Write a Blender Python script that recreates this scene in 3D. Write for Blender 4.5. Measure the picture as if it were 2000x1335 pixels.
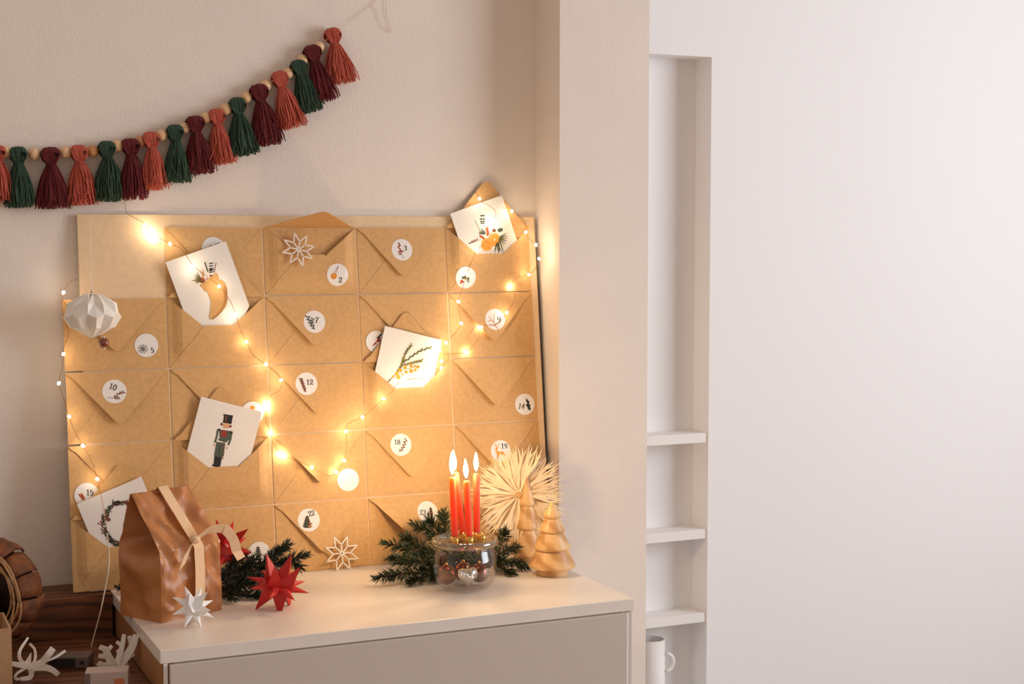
import bpy, bmesh, math, random
from mathutils import Vector, Matrix, noise as mnoise
random.seed(7)
R = math.radians
PI = math.pi
scene = bpy.context.scene
for o in list(bpy.data.objects):
    bpy.data.objects.remove(o, do_unlink=True)
COL = scene.collection

# ------------------------------------------------------------------ camera
CX, CY, CZ, YAW, PIT, F = -0.1992, -2.356, 0.5614, 0.4231, 0.0678, 2974.7
cam_d = bpy.data.cameras.new('camera')
cam_d.sensor_width = 36.0
cam_d.lens = F * 36.0 / 2000.0
cam_d.clip_start = 0.05
cam = bpy.data.objects.new('camera', cam_d)
COL.objects.link(cam)
cam.location = (CX, CY, CZ)
cam.rotation_euler = (PI / 2 - PIT, 0, -YAW)
scene.camera = cam

# ------------------------------------------------------------------ light and exposure
W = bpy.data.worlds.new('room_light')
scene.world = W
W.use_nodes = True
bg = W.node_tree.nodes['Background']
bg.inputs[0].default_value = (1.0, 0.80, 0.66, 1)
bg.inputs[1].default_value = 0.50
ld = bpy.data.lights.new('added_right_light', 'AREA')  # unseen lamp added to brighten the right side
ld.shape = 'RECTANGLE'
ld.size, ld.size_y = 1.5, 1.5
ld.energy = 54
ld.color = (0.88, 0.93, 1.0)
lo = bpy.data.objects.new('added_right_light', ld)
COL.objects.link(lo)
lo.location = (2.98, -1.55, 0.75)
lo.rotation_euler = (0, R(90), 0)
vs = scene.view_settings
vs.view_transform = 'Standard'
vs.look = 'None'
vs.gamma = 1.0
vs.exposure = 0.0
vs.use_curve_mapping = False
LED_STRENGTH = 80.0
FLAME_STRENGTH = 310.0

# ------------------------------------------------------------------ geometry of the view (used to find points on real planes)
FW = Vector((math.sin(YAW) * math.cos(PIT), math.cos(YAW) * math.cos(PIT), -math.sin(PIT)))
RT = Vector((math.cos(YAW), -math.sin(YAW), 0))
UP = RT.cross(FW)
C0 = Vector((CX, CY, CZ))


def ray(x, y):
    return FW + RT * ((x - 1000) / F) + UP * ((667.5 - y) / F)


def atY(x, y, Y):
    d = ray(x, y)
    return C0 + d * ((Y - CY) / d.y)


def atZ(x, y, Z):
    d = ray(x, y)
    return C0 + d * ((Z - CZ) / d.z)


def atX(x, y, X):
    d = ray(x, y)
    return C0 + d * ((X - CX) / d.x)


def on_plane(x, y, p, n):
    d = ray(x, y)
    return C0 + d * ((p - C0).dot(n) / d.dot(n))


WALL_Y = 0.185
PILLAR_Y = 0.087
BX0, BY0, TILT, RP, CP = 0.1438, 0.1039, 0.1185, 0.117, 0.166
MB_ = Matrix.Translation((BX0, BY0, 0)) @ Matrix.Rotation(PI / 2 - TILT, 4, 'X')
BN = (MB_.to_3x3() @ Vector((0, 0, 1))).normalized()


def frame_loc(M, px, py, n=0.0):
    """local x, y of the pixel on the plane z = n of the frame M"""
    nn = (M.to_3x3() @ Vector((0, 0, 1))).normalized()
    w = on_plane(px, py, M @ Vector((0, 0, n)), nn)
    l = M.inverted() @ w
    return Vector((l.x, l.y, n))


def B(px, py, n=0.0):
    return frame_loc(MB_, px, py, n)


def BW(px, py, n=0.0):
    return MB_ @ B(px, py, n)


# ------------------------------------------------------------------ materials
MATS = {}


def srgb(r, g, b):
    f = lambda c: (c / 255 / 12.92) if c / 255 <= 0.04045 else ((c / 255 + 0.055) / 1.055) ** 2.4
    return (f(r), f(g), f(b), 1)


def mat(name, col, rough=0.6, metal=0.0, noise=0.0, nscale=60, bump=0.0, bscale=200, bdist=0.001, sss=None, spec=0.5,
        stretch=None, coat=0.0):
    m = bpy.data.materials.new(name)
    m.use_nodes = True
    nt = m.node_tree
    b = nt.nodes['Principled BSDF']
    b.inputs['Base Color'].default_value = col
    b.inputs['Roughness'].default_value = rough
    b.inputs['Metallic'].default_value = metal
    b.inputs['Specular IOR Level'].default_value = spec
    if coat:
        b.inputs['Coat Weight'].default_value = coat
        b.inputs['Coat Roughness'].default_value = 0.12
    if sss:
        b.inputs['Subsurface Weight'].default_value = 1.0
        b.inputs['Subsurface Radius'].default_value = sss
        b.inputs['Subsurface Scale'].default_value = 1.0
    if noise or bump:
        tc = nt.nodes.new('ShaderNodeTexCoord')
        mp = nt.nodes.new('ShaderNodeMapping')
        if stretch:
            mp.inputs['Scale'].default_value = stretch
        nt.links.new(tc.outputs['Object'], mp.inputs[0])
        if noise:
            n = nt.nodes.new('ShaderNodeTexNoise')
            n.inputs['Scale'].default_value = nscale
            n.inputs['Detail'].default_value = 5
            nt.links.new(mp.outputs[0], n.inputs['Vector'])
            cr = nt.nodes.new('ShaderNodeValToRGB')
            cr.color_ramp.elements[0].position = 0.3
            cr.color_ramp.elements[1].position = 0.7
            cr.color_ramp.elements[0].color = [c * (1 - noise) for c in col[:3]] + [1]
            cr.color_ramp.elements[1].color = [min(1, c * (1 + noise)) for c in col[:3]] + [1]
            nt.links.new(n.outputs[0], cr.inputs[0])
            nt.links.new(cr.outputs[0], b.inputs['Base Color'])
        if bump:
            n2 = nt.nodes.new('ShaderNodeTexNoise')
            n2.inputs['Scale'].default_value = bscale
            n2.inputs['Detail'].default_value = 3
            nt.links.new(mp.outputs[0], n2.inputs['Vector'])
            bp = nt.nodes.new('ShaderNodeBump')
            bp.inputs['Strength'].default_value = bump
            bp.inputs['Distance'].default_value = bdist
            nt.links.new(n2.outputs[0], bp.inputs['Height'])
            nt.links.new(bp.outputs[0], b.inputs['Normal'])
    MATS[name] = m
    return m


def wood_mat(name, c1, c2, scale=30, rot=(0, 0, 0), dist=6, rough=0.5, sc=(1, 1, 1), bd='X'):
    m = bpy.data.materials.new(name)
    m.use_nodes = True
    nt = m.node_tree
    b = nt.nodes['Principled BSDF']
    b.inputs['Roughness'].default_value = rough
    tc = nt.nodes.new('ShaderNodeTexCoord')
    mp = nt.nodes.new('ShaderNodeMapping')
    mp.inputs['Rotation'].default_value = rot
    mp.inputs['Scale'].default_value = sc
    nt.links.new(tc.outputs['Object'], mp.inputs[0])
    w = nt.nodes.new('ShaderNodeTexWave')
    w.wave_type = 'BANDS'
    w.bands_direction = bd
    w.inputs['Scale'].default_value = scale
    w.inputs['Distortion'].default_value = dist
    w.inputs['Detail'].default_value = 3
    w.inputs['Detail Scale'].default_value = 1.4
    nt.links.new(mp.outputs[0], w.inputs['Vector'])
    cr = nt.nodes.new('ShaderNodeValToRGB')
    cr.color_ramp.elements[0].color = c1
    cr.color_ramp.elements[1].color = c2
    cr.color_ramp.elements[1].position = 0.75
    nt.links.new(w.outputs[0], cr.inputs[0])
    nt.links.new(cr.outputs[0], b.inputs['Base Color'])
    MATS[name] = m
    return m


def emit_mat(name, col, strength):
    m = bpy.data.materials.new(name)
    m.use_nodes = True
    nt = m.node_tree
    b = nt.nodes['Principled BSDF']
    b.inputs['Base Color'].default_value = col
    b.inputs['Emission Color'].default_value = col
    b.inputs['Emission Strength'].default_value = strength
    MATS[name] = m
    return m


def glass_mat(name, tint=(1, 1, 1, 1), rough=0.02, ior=1.35, base=0.03):
    """thin clear glass: transparent with a fresnel reflection"""
    m = bpy.data.materials.new(name)
    m.use_nodes = True
    nt = m.node_tree
    nt.nodes.remove(nt.nodes['Principled BSDF'])
    out = nt.nodes['Material Output']
    tr = nt.nodes.new('ShaderNodeBsdfTransparent')
    tr.inputs[0].default_value = tint
    gl = nt.nodes.new('ShaderNodeBsdfGlossy')
    gl.inputs['Roughness'].default_value = rough
    lw = nt.nodes.new('ShaderNodeLayerWeight')
    lw.inputs['Blend'].default_value = 0.25
    mx = nt.nodes.new('ShaderNodeMixShader')
    ad = nt.nodes.new('ShaderNodeMath')
    ad.operation = 'MULTIPLY_ADD'
    ad.inputs[1].default_value = 0.42
    ad.inputs[2].default_value = base
    nt.links.new(lw.outputs['Facing'], ad.inputs[0])
    nt.links.new(ad.outputs[0], mx.inputs[0])
    nt.links.new(tr.outputs[0], mx.inputs[1])
    nt.links.new(gl.outputs[0], mx.inputs[2])
    nt.links.new(mx.outputs[0], out.inputs[0])
    MATS[name] = m
    return m


mat('wall', (0.80, 0.71, 0.64, 1), 0.85, bump=0.5, bscale=230, bdist=0.0015, noise=0.02, nscale=9)
mat('white_paint', (0.88, 0.87, 0.88, 1), 0.7, bump=0.2, bscale=300, bdist=0.0006)
mat('shelf_white', (0.86, 0.84, 0.83, 1), 0.6)
mat('floor', srgb(150, 120, 95), 0.5, noise=0.15, nscale=12)
mat('lacquer', (0.82, 0.75, 0.68, 1), 0.28, noise=0.02, nscale=25, bump=0.05, bscale=500)
mat('door_front', (0.60, 0.53, 0.46, 1), 0.45)
mat('stile_white', (0.82, 0.80, 0.78, 1), 0.4)
mat('kraft', srgb(208, 163, 108), 0.75, noise=0.07, nscale=140, bump=0.12, bscale=600, bdist=0.0004)
mat('kraft_in', srgb(204, 158, 102), 0.75, noise=0.06, nscale=140)
mat('board', srgb(228, 198, 160), 0.8, noise=0.05, nscale=90)
mat('board_edge', srgb(90, 62, 42), 0.8)
mat('card_white', (0.82, 0.77, 0.72, 1), 0.7)
mat('sticker_white', (0.84, 0.80, 0.78, 1), 0.32)
mat('ink', srgb(48, 34, 30), 0.7)
mat('ink_brown', srgb(120, 66, 40), 0.7)
mat('ink_green', srgb(66, 74, 44), 0.7)
mat('ink_olive', srgb(128, 118, 50), 0.7)
mat('ink_dark_green', srgb(36, 46, 36), 0.7)
mat('ink_red', srgb(150, 38, 26), 0.7)
mat('ink_orange', srgb(228, 150, 50), 0.7)
mat('ink_orange_pale', srgb(240, 188, 104), 0.7)
mat('ink_straw', srgb(206, 160, 100), 0.7)
mat('ink_straw_dark', srgb(176, 124, 66), 0.7)
mat('ink_grey', srgb(120, 112, 108), 0.7)
mat('ink_black', srgb(26, 20, 20), 0.7)
mat('ink_teal', srgb(74, 84, 72), 0.7)
mat('ink_skin', srgb(214, 160, 122), 0.7)
mat('ink_white', srgb(235, 225, 215), 0.7)
mat('ink_rust', srgb(176, 82, 34), 0.7)
mat('yarn_pink', srgb(186, 88, 70), 0.9, noise=0.12, nscale=400)
mat('yarn_green', srgb(48, 72, 56), 0.9, noise=0.15, nscale=400)
mat('yarn_burgundy', srgb(98, 24, 30), 0.9, noise=0.15, nscale=400)
mat('cord', srgb(214, 186, 150), 0.8)
wood_mat('bead_light', srgb(226, 182, 136), srgb(236, 198, 156), 60)
wood_mat('bead_dark', srgb(190, 128, 82), srgb(210, 150, 102), 60)
wood_mat('tree_wood', srgb(196, 142, 84), srgb(226, 180, 122), 9, rot=(0.5, 0.9, 0.2), dist=9, rough=0.42)
wood_mat('oak_side', srgb(150, 100, 62), srgb(186, 134, 88), 22, dist=3, sc=(1, 1.6, 0.15), bd='Y')
wood_mat('dark_wood', srgb(70, 38, 22), srgb(116, 68, 40), 20, dist=5, rough=0.45, sc=(0.25, 1.2, 1.6), bd='DIAGONAL')
mat('copper_wire', srgb(186, 122, 66), 0.4, metal=0.6)
mat('white_cable', srgb(214, 200, 180), 0.5)
emit_mat('led', (1.0, 0.80, 0.54, 1), LED_STRENGTH)
emit_mat('flame', (1.0, 0.70, 0.35, 1), FLAME_STRENGTH)
mat('wax', srgb(218, 60, 32), 0.45, sss=(0.080, 0.030, 0.006))
mat('wick', srgb(40, 26, 20), 0.9)
mat('brass', srgb(224, 178, 96), 0.25, metal=1.0)
glass_mat('glass_lid', (0.86, 0.83, 0.76, 1), rough=0.06, base=0.13)
glass_mat('glass', (0.985, 0.985, 0.98, 1), base=0.015)
mat('silver', srgb(220, 214, 208), 0.22, metal=1.0)
mat('copper_ball', srgb(120, 62, 34), 0.2, metal=1.0)
mat('brown_glass', srgb(120, 52, 20), 0.12, coat=0.8)
mat('bag_paper', srgb(178, 116, 68), 0.38, noise=0.10, nscale=45, bump=0.15, bscale=60, bdist=0.002)
mat('ribbon', srgb(226, 190, 152), 0.75, bump=0.2, bscale=900, bdist=0.0004)
mat('paper_white', (0.84, 0.82, 0.82, 1), 0.6)
mat('paper_ivory', (0.86, 0.81, 0.74, 1), 0.65)
mat('paper_red', srgb(186, 26, 22), 0.5)
mat('star_white', (0.88, 0.80, 0.72, 1), 0.6)
mat('straw', srgb(242, 218, 182), 0.45, noise=0.06, nscale=70)
mat('straw_tie', srgb(206, 160, 100), 0.6)
mat('needle', srgb(46, 56, 26), 0.5)
mat('needle_dark', srgb(30, 42, 30), 0.5)
mat('twig', srgb(86, 60, 36), 0.8)
mat('bark', srgb(120, 68, 34), 0.7, noise=0.6, nscale=45, bump=0.8, bscale=70, bdist=0.004)
mat('bark_dark', srgb(60, 34, 22), 0.8, noise=0.3, nscale=50)
mat('rope', srgb(176, 134, 92), 0.7)
mat('carton', srgb(180, 140, 102), 0.8, noise=0.05, nscale=80)
mat('grey_plastic', srgb(98, 84, 76), 0.45)
mat('black_plastic', srgb(26, 22, 22), 0.5)
mat('pale_box', srgb(196, 178, 172), 0.35)
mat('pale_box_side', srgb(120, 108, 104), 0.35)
mat('orange_print', srgb(206, 120, 80), 0.5)


# ------------------------------------------------------------------ mesh helpers
class Mesh:
    def __init__(s):
        s.v, s.f, s.m = [], [], []

    def add(s, v, f, mi=0):
        b = len(s.v)
        s.v += [Vector(p) for p in v]
        s.f += [tuple(i + b for i in q) for q in f]
        s.m += [mi] * len(f)
        return s

    def box(s, c, size, mi=0, M=None):
        x, y, z = [d / 2 for d in size]
        vs_ = [Vector((c[0] + a * x, c[1] + b * y, c[2] + d * z)) for a in (-1, 1) for b in (-1, 1) for d in (-1, 1)]
        if M is not None:
            vs_ = [M @ p for p in vs_]
        return s.add(vs_, [(0, 1, 3, 2), (4, 6, 7, 5), (0, 4, 5, 1), (2, 3, 7, 6), (0, 2, 6, 4), (1, 5, 7, 3)], mi)

    def box2(s, a, b, mi=0):
        return s.box([(p + q) / 2 for p, q in zip(a, b)], [abs(q - p) for p, q in zip(a, b)], mi)

    def tube(s, pts, r, n=6, mi=0, cap=True):
        pts = [Vector(p) for p in pts]
        k = len(pts)
        rs = r if isinstance(r, (list, tuple)) else [r] * k
        vv, ff = [], []
        up = Vector((0.13, 0.31, 0.94)).normalized()
        for i, p in enumerate(pts):
            t = (pts[min(i + 1, k - 1)] - pts[max(i - 1, 0)])
            if t.length < 1e-9:
                t = Vector((0, 0, 1))
            t.normalize()
            a = t.cross(up)
            if a.length < 1e-3:
                a = t.cross(Vector((1, 0, 0)))
            a.normalize()
            b = t.cross(a)
            for j in range(n):
                an = 2 * PI * j / n
                vv.append(p + (a * math.cos(an) + b * math.sin(an)) * rs[i])
        for i in range(k - 1):
            for j in range(n):
                ff.append((i * n + j, i * n + (j + 1) % n, (i + 1) * n + (j + 1) % n, (i + 1) * n + j))
        if cap:
            ff.append(tuple(range(n))[::-1])
            ff.append(tuple(range((k - 1) * n, k * n)))
        return s.add(vv, ff, mi)

    def lathe(s, prof, n=24, mi=0, c=(0, 0, 0), close=False):
        vv, ff = [], []
        for r, z in prof:
            for j in range(n):
                an = 2 * PI * j / n
                vv.append((c[0] + r * math.cos(an), c[1] + r * math.sin(an), c[2] + z))
        k = len(prof)
        rng = range(k if close else k - 1)
        for i in rng:
            i2 = (i + 1) % k
            for j in range(n):
                ff.append((i * n + j, i * n + (j + 1) % n, i2 * n + (j + 1) % n, i2 * n + j))
        if not close:
            ff.append(tuple(range(n))[::-1])
            ff.append(tuple(range((k - 1) * n, k * n)))
        return s.add(vv, ff, mi)

    def prism(s, poly, z0, z1, mi=0, M=None):
        n = len(poly)
        vv = [Vector((p[0], p[1], z0)) for p in poly] + [Vector((p[0], p[1], z1)) for p in poly]
        if M is not None:
            vv = [M @ p for p in vv]
        ff = [tuple(range(n))[::-1], tuple(range(n, 2 * n))]
        ff += [(i, (i + 1) % n, n + (i + 1) % n, n + i) for i in range(n)]
        return s.add(vv, ff, mi)

    def ball(s, c, r, mi=0, u=12, w=8, sc=(1, 1, 1)):
        vv, ff = [], []
        for i in range(1, w):
            th = PI * i / w
            for j in range(u):
                a = 2 * PI * j / u
                vv.append((c[0] + sc[0] * r * math.sin(th) * math.cos(a), c[1] + sc[1] * r * math.sin(th) * math.sin(a),
                           c[2] + sc[2] * r * math.cos(th)))
        t = len(vv)
        vv += [(c[0], c[1], c[2] + sc[2] * r), (c[0], c[1], c[2] - sc[2] * r)]
        for i in range(w - 2):
            for j in range(u):
                ff.append((i * u + j, (i + 1) * u + j, (i + 1) * u + (j + 1) % u, i * u + (j + 1) % u))
        for j in range(u):
            ff.append((t, j, (j + 1) % u))
            ff.append((t + 1, (w - 2) * u + (j + 1) % u, (w - 2) * u + j))
        return s.add(vv, ff, mi)

    def data(s, name, mats, smooth=False):
        me = bpy.data.meshes.new(name)
        me.from_pydata([tuple(p) for p in s.v], [], s.f)
        for m in (mats if isinstance(mats, (list, tuple)) else [mats]):
            me.materials.append(MATS[m])
        for p, i in zip(me.polygons, s.m):
            p.material_index = i
            p.use_smooth = smooth
        bm = bmesh.new()
        bm.from_mesh(me)
        bmesh.ops.recalc_face_normals(bm, faces=bm.faces)
        bm.to_mesh(me)
        bm.free()
        me.update()
        return me

    def build(s, name, mats, parent=None, smooth=False):
        return link(name, s.data(name, mats, smooth), parent)


def link(name, me, parent=None):
    o = bpy.data.objects.new(name, me)
    COL.objects.link(o)
    if parent is not None:
        o.parent = parent
    return o


def thing(name, label, cat, M=None, group=None):
    o = bpy.data.objects.new(name, None)
    o.empty_display_size = 0.02
    COL.objects.link(o)
    if M is not None:
        if not isinstance(M, Matrix):
            M = Matrix.Translation(M)
        o.matrix_world = M
    return tag(o, label, cat, group)


def tag(o, label, cat, group=None):
    o['label'] = label
    o['category'] = cat
    if group:
        o['group'] = group
    return o


def struct(o):
    o['kind'] = 'structure'
    return o


def smooth_by_angle(o, ang=35):
    for p in o.data.polygons:
        p.use_smooth = True
    bm = bmesh.new()
    bm.from_mesh(o.data)
    for e in bm.edges:
        if len(e.link_faces) == 2 and e.calc_face_angle(0) > R(ang):
            e.smooth = False
    bm.to_mesh(o.data)
    bm.free()


def spline(pts, sub=6):
    """Catmull-Rom through the points"""
    P = [Vector(p) for p in pts]
    if len(P) < 3:
        return P
    out = []
    Q = [P[0] * 2 - P[1]] + P + [P[-1] * 2 - P[-2]]
    for i in range(1, len(Q) - 2):
        a, b, c, d = Q[i - 1:i + 3]
        for k in range(sub):
            t = k / sub
            out.append(0.5 * ((2 * b) + (c - a) * t + (2 * a - 5 * b + 4 * c - d) * t * t + (3 * b - a - 3 * c + d) * t ** 3))
    out.append(P[-1])
    return out


def bevel(o, w=0.002, seg=2):
    m = o.modifiers.new('bevel', 'BEVEL')
    m.width = w
    m.segments = seg
    m.limit_method = 'ANGLE'
    return o


# ================================================================== the setting
ZF = -0.80
ZT = 1.75
XP0 = atY(1047, 400, WALL_Y).x            # where the pillar leaves the back wall
XP1 = atY(1265, 600, PILLAR_Y).x          # right edge of the pillar
XN1 = atY(1385, 700, PILLAR_Y).x          # right edge of the niche
XR = 2.95                                 # right wall of the room
struct(Mesh().box2((-1.2, WALL_Y, ZF), (XP0 + 0.05, WALL_Y + 0.12, ZT)).build('wall_back', 'wall'))
struct(Mesh().box2((XP0, PILLAR_Y, ZF), (XP1, WALL_Y + 0.5, ZT)).build('wall_pillar', 'wall'))
ztop = atY(1275, 105, PILLAR_Y).z
struct(Mesh().box2((XN1, PILLAR_Y, ZF), (XR + 0.15, WALL_Y + 0.5, ZT)).build('wall_panel', 'white_paint'))
struct(Mesh().box2((XP1, PILLAR_Y, ztop), (XN1, WALL_Y + 0.5, ZT)).build('wall_lintel', 'white_paint'))
struct(Mesh().box2((XP1 - 0.02, PILLAR_Y + 0.055, ZF), (XN1 + 0.02, PILLAR_Y + 0.085, ztop + 0.02)).build('wall_niche_back', 'white_paint'))
struct(Mesh().box2((-1.2, -4.2, ZF - 0.1), (XR + 0.15, WALL_Y + 0.5, ZF)).build('floor', 'floor'))
# right wall of the room (unseen), its opening and window frame added around the extra lamp
WY0, WY1, WZ0, WZ1 = -2.3, -0.8, 0.0, 1.5
rw = Mesh()
rw.box2((XR, -4.2, ZF), (XR + 0.15, WY0, ZT))
rw.box2((XR, WY1, ZF), (XR + 0.15, PILLAR_Y, ZT))
rw.box2((XR, WY0, ZF), (XR + 0.15, WY1, WZ0))
rw.box2((XR, WY0, WZ1), (XR + 0.15, WY1, ZT))
struct(rw.build('wall_right', 'white_paint'))
wn = Mesh()
for y in (WY0 + 0.03, (WY0 + WY1) / 2, WY1 - 0.03):
    wn.box2((XR + 0.06, y - 0.03, WZ0), (XR + 0.12, y + 0.03, WZ1))
for z in (WZ0 + 0.03, WZ1 - 0.03):
    wn.box2((XR + 0.06, WY0, z - 0.03), (XR + 0.12, WY1, z + 0.03))
lo.location.x = XR + 0.05
struct(wn.build('added_window_1', 'white_paint'))  # made-up frame in front of the added lamp, out of view
# shelves in the niche
for (pa, pb) in ((807, 850), (990, 1040), (1145, 1205)):
    z = atY(1300, pb, PILLAR_Y).z
    t = 0.018
    sh = Mesh().box2((XP1, PILLAR_Y + 0.003, z - t), (XN1, PILLAR_Y + 0.055, z)).build('niche_shelf', 'shelf_white')
    tag(sh, {807: 'upper white shelf in the narrow wall niche', 990: 'middle white shelf in the narrow wall niche',
             1145: 'lower white shelf in the narrow wall niche'}[pa], 'shelf', 'white shelves in the niche')
# white mug with a handle low in the niche
zm = atY(1300, 1400, PILLAR_Y + 0.05).z
sh = Mesh().box2((XP1, PILLAR_Y + 0.003, zm - 0.018), (XN1, PILLAR_Y + 0.055, zm)).build('niche_shelf', 'shelf_white')
tag(sh, 'lowest white shelf in the wall niche, under the mug', 'shelf', 'white shelves in the niche')
mc = atY(1252, 1290, PILLAR_Y + 0.06)
mug = thing('mug', 'white mug with round handle low in the wall niche', 'mug', (XP1 + 0.030, PILLAR_Y + 0.028, zm))
h = mc.z + 0.05 - zm
Mesh().lathe([(0.021, 0.0), (0.024, 0.004), (0.024, h), (0.0215, h), (0.0215, 0.005)], 20).build('body', 'shelf_white', mug, True)
zc = h - 0.045
Mesh().tube([(0.0225 + 0.017 * math.sin(a * PI / 8), -0.012, zc + 0.017 * math.cos(a * PI / 8)) for a in range(9)], 0.0035, 8).build('handle', 'shelf_white', mug, True)

# ================================================================== cabinet
CXR, CXL, CYF = 0.941, 0.2027, -0.292
cab = thing('cabinet', 'white sideboard cabinet carrying the candle jar and fir branches', 'cabinet', (0.57, 0, ZF))


def crel(a):
    return (a[0] - 0.57, a[1], a[2] - ZF)


TH = 0.019
o = Mesh().box2(crel((CXL, CYF, -TH)), crel((CXR, WALL_Y - 0.004, 0))).build('top_panel', 'lacquer', cab)
bevel(o, 0.0012)
Mesh().box2(crel((CXL + 0.004, CYF + 0.004, ZF)), crel((CXL + 0.02, WALL_Y - 0.006, -TH))).build('side_panel', 'oak_side', cab)
Mesh().box2(crel((CXR - 0.02, CYF + 0.004, ZF)), crel((CXR - 0.004, WALL_Y - 0.006, -TH))).build('side_panel', 'stile_white', cab)
Mesh().box2(crel((CXL + 0.005, CYF + 0.001, ZF)), crel((CXL + 0.0105, CYF + 0.0039, -TH))).build('edge_strip', 'stile_white', cab)
Mesh().box2(crel((CXR - 0.0105, CYF + 0.001, ZF)), crel((CXR - 0.005, CYF + 0.0039, -TH))).build('edge_strip', 'door_front', cab)
Mesh().box2(crel((CXL + 0.02, WALL_Y - 0.02, ZF)), crel((CXR - 0.02, WALL_Y - 0.006, -TH))).build('back_panel', 'stile_white', cab)
Mesh().box2(crel((CXL + 0.02, CYF + 0.0045, ZF)), crel((CXR - 0.02, CYF + 0.016, -TH))).build('front_frame', 'door_front', cab)
d = Mesh().box2(crel((CXL + 0.0125, CYF - 0.004, ZF + 0.05)), crel((CXR - 0.0175, CYF + 0.0035, -TH - 0.0018))).build('door', 'door_front', cab)
bevel(d, 0.001)
Mesh().box2(crel((CXR - 0.0165, CYF - 0.003, ZF + 0.05)), crel((CXR - 0.0125, CYF + 0.0035, -TH - 0.002))).build('door_edge', 'stile_white', cab)

# ================================================================== dark wooden bench left of the cabinet
bench = thing('wooden_bench', 'dark brown wooden bench with a raised back board, left of the cabinet', 'bench', (-0.1, 0, ZF))
BZ = -0.066


def brel(a):
    return (a[0] + 0.1, a[1], a[2] - ZF)


Mesh().box2(brel((-0.5, 0.080, BZ)), brel((CXL - 0.001, 0.097, -0.002))).build('back_board', 'dark_wood', bench)
Mesh().box2(brel((-0.5, 0.097, BZ)), brel((CXL - 0.001, WALL_Y - 0.002, -0.002))).build('ledge', 'dark_wood', bench)
Mesh().box2(brel((-0.5, -0.36, BZ - 0.03)), brel((CXL - 0.001, WALL_Y - 0.002, BZ))).build('seat_board', 'dark_wood', bench)
for x0 in (-0.48, CXL - 0.05):
    Mesh().box2(brel((x0, -0.34, ZF)), brel((x0 + 0.04, WALL_Y - 0.03, BZ - 0.03))).build('leg', 'dark_wood', bench)

# ================================================================== calendar board
bl = B(150, 418, -0.003)
br = B(1030, 425, -0.003)
hb = (bl.y + br.y) / 2
pan = thing('calendar_board', 'large kraft cardboard panel leaning against the wall behind the envelopes', 'board', MB_)
o = Mesh().box2((bl.x, -0.0, -0.0065), (br.x + 0.012, hb, -0.0002)).build('panel', 'board', pan)
Mesh().box2((br.x + 0.0122, 0.0, -0.0065), (br.x + 0.0132, hb, -0.0014)).build('edge', 'board_edge', pan)

EW, EH = 0.1632, 0.1142


# ------------------------------------------------------------------ thin sheet with its own relief
def sheet(poly, zf, th=0.0006, step=0.0, name='sheet', mats='kraft', parent=None):
    bm = bmesh.new()
    vs_ = [bm.verts.new((p[0], p[1], 0)) for p in poly]
    bm.faces.new(vs_)
    if step:
        xs = [p[0] for p in poly]
        ys = [p[1] for p in poly]
        for ax, lo_, hi_ in ((0, min(xs), max(xs)), (1, min(ys), max(ys))):
            n = int((hi_ - lo_) / step)
            for i in range(1, n + 1):
                q = lo_ + (hi_ - lo_) * i / (n + 1)
                co = (q, 0, 0) if ax == 0 else (0, q, 0)
                no = (1, 0, 0) if ax == 0 else (0, 1, 0)
                bmesh.ops.bisect_plane(bm, geom=bm.verts[:] + bm.edges[:] + bm.faces[:], plane_co=co, plane_no=no, dist=1e-7)
    r = bmesh.ops.extrude_face_region(bm, geom=bm.faces[:])
    topv = set(e for e in r['geom'] if isinstance(e, bmesh.types.BMVert))
    for v in bm.verts:
        v.co.z = zf(v.co.x, v.co.y) + (th if v in topv else 0)
    bmesh.ops.recalc_face_normals(bm, faces=bm.faces[:])
    me = bpy.data.meshes.new(name)
    bm.to_mesh(me)
    bm.free()
    for m in (mats if isinstance(mats, (list, tuple)) else [mats]):
        me.materials.append(MATS[m])
    return link(name, me, parent)


def sst(a):
    a = max(0, min(1, a))
    return a * a * (3 - 2 * a)


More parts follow.
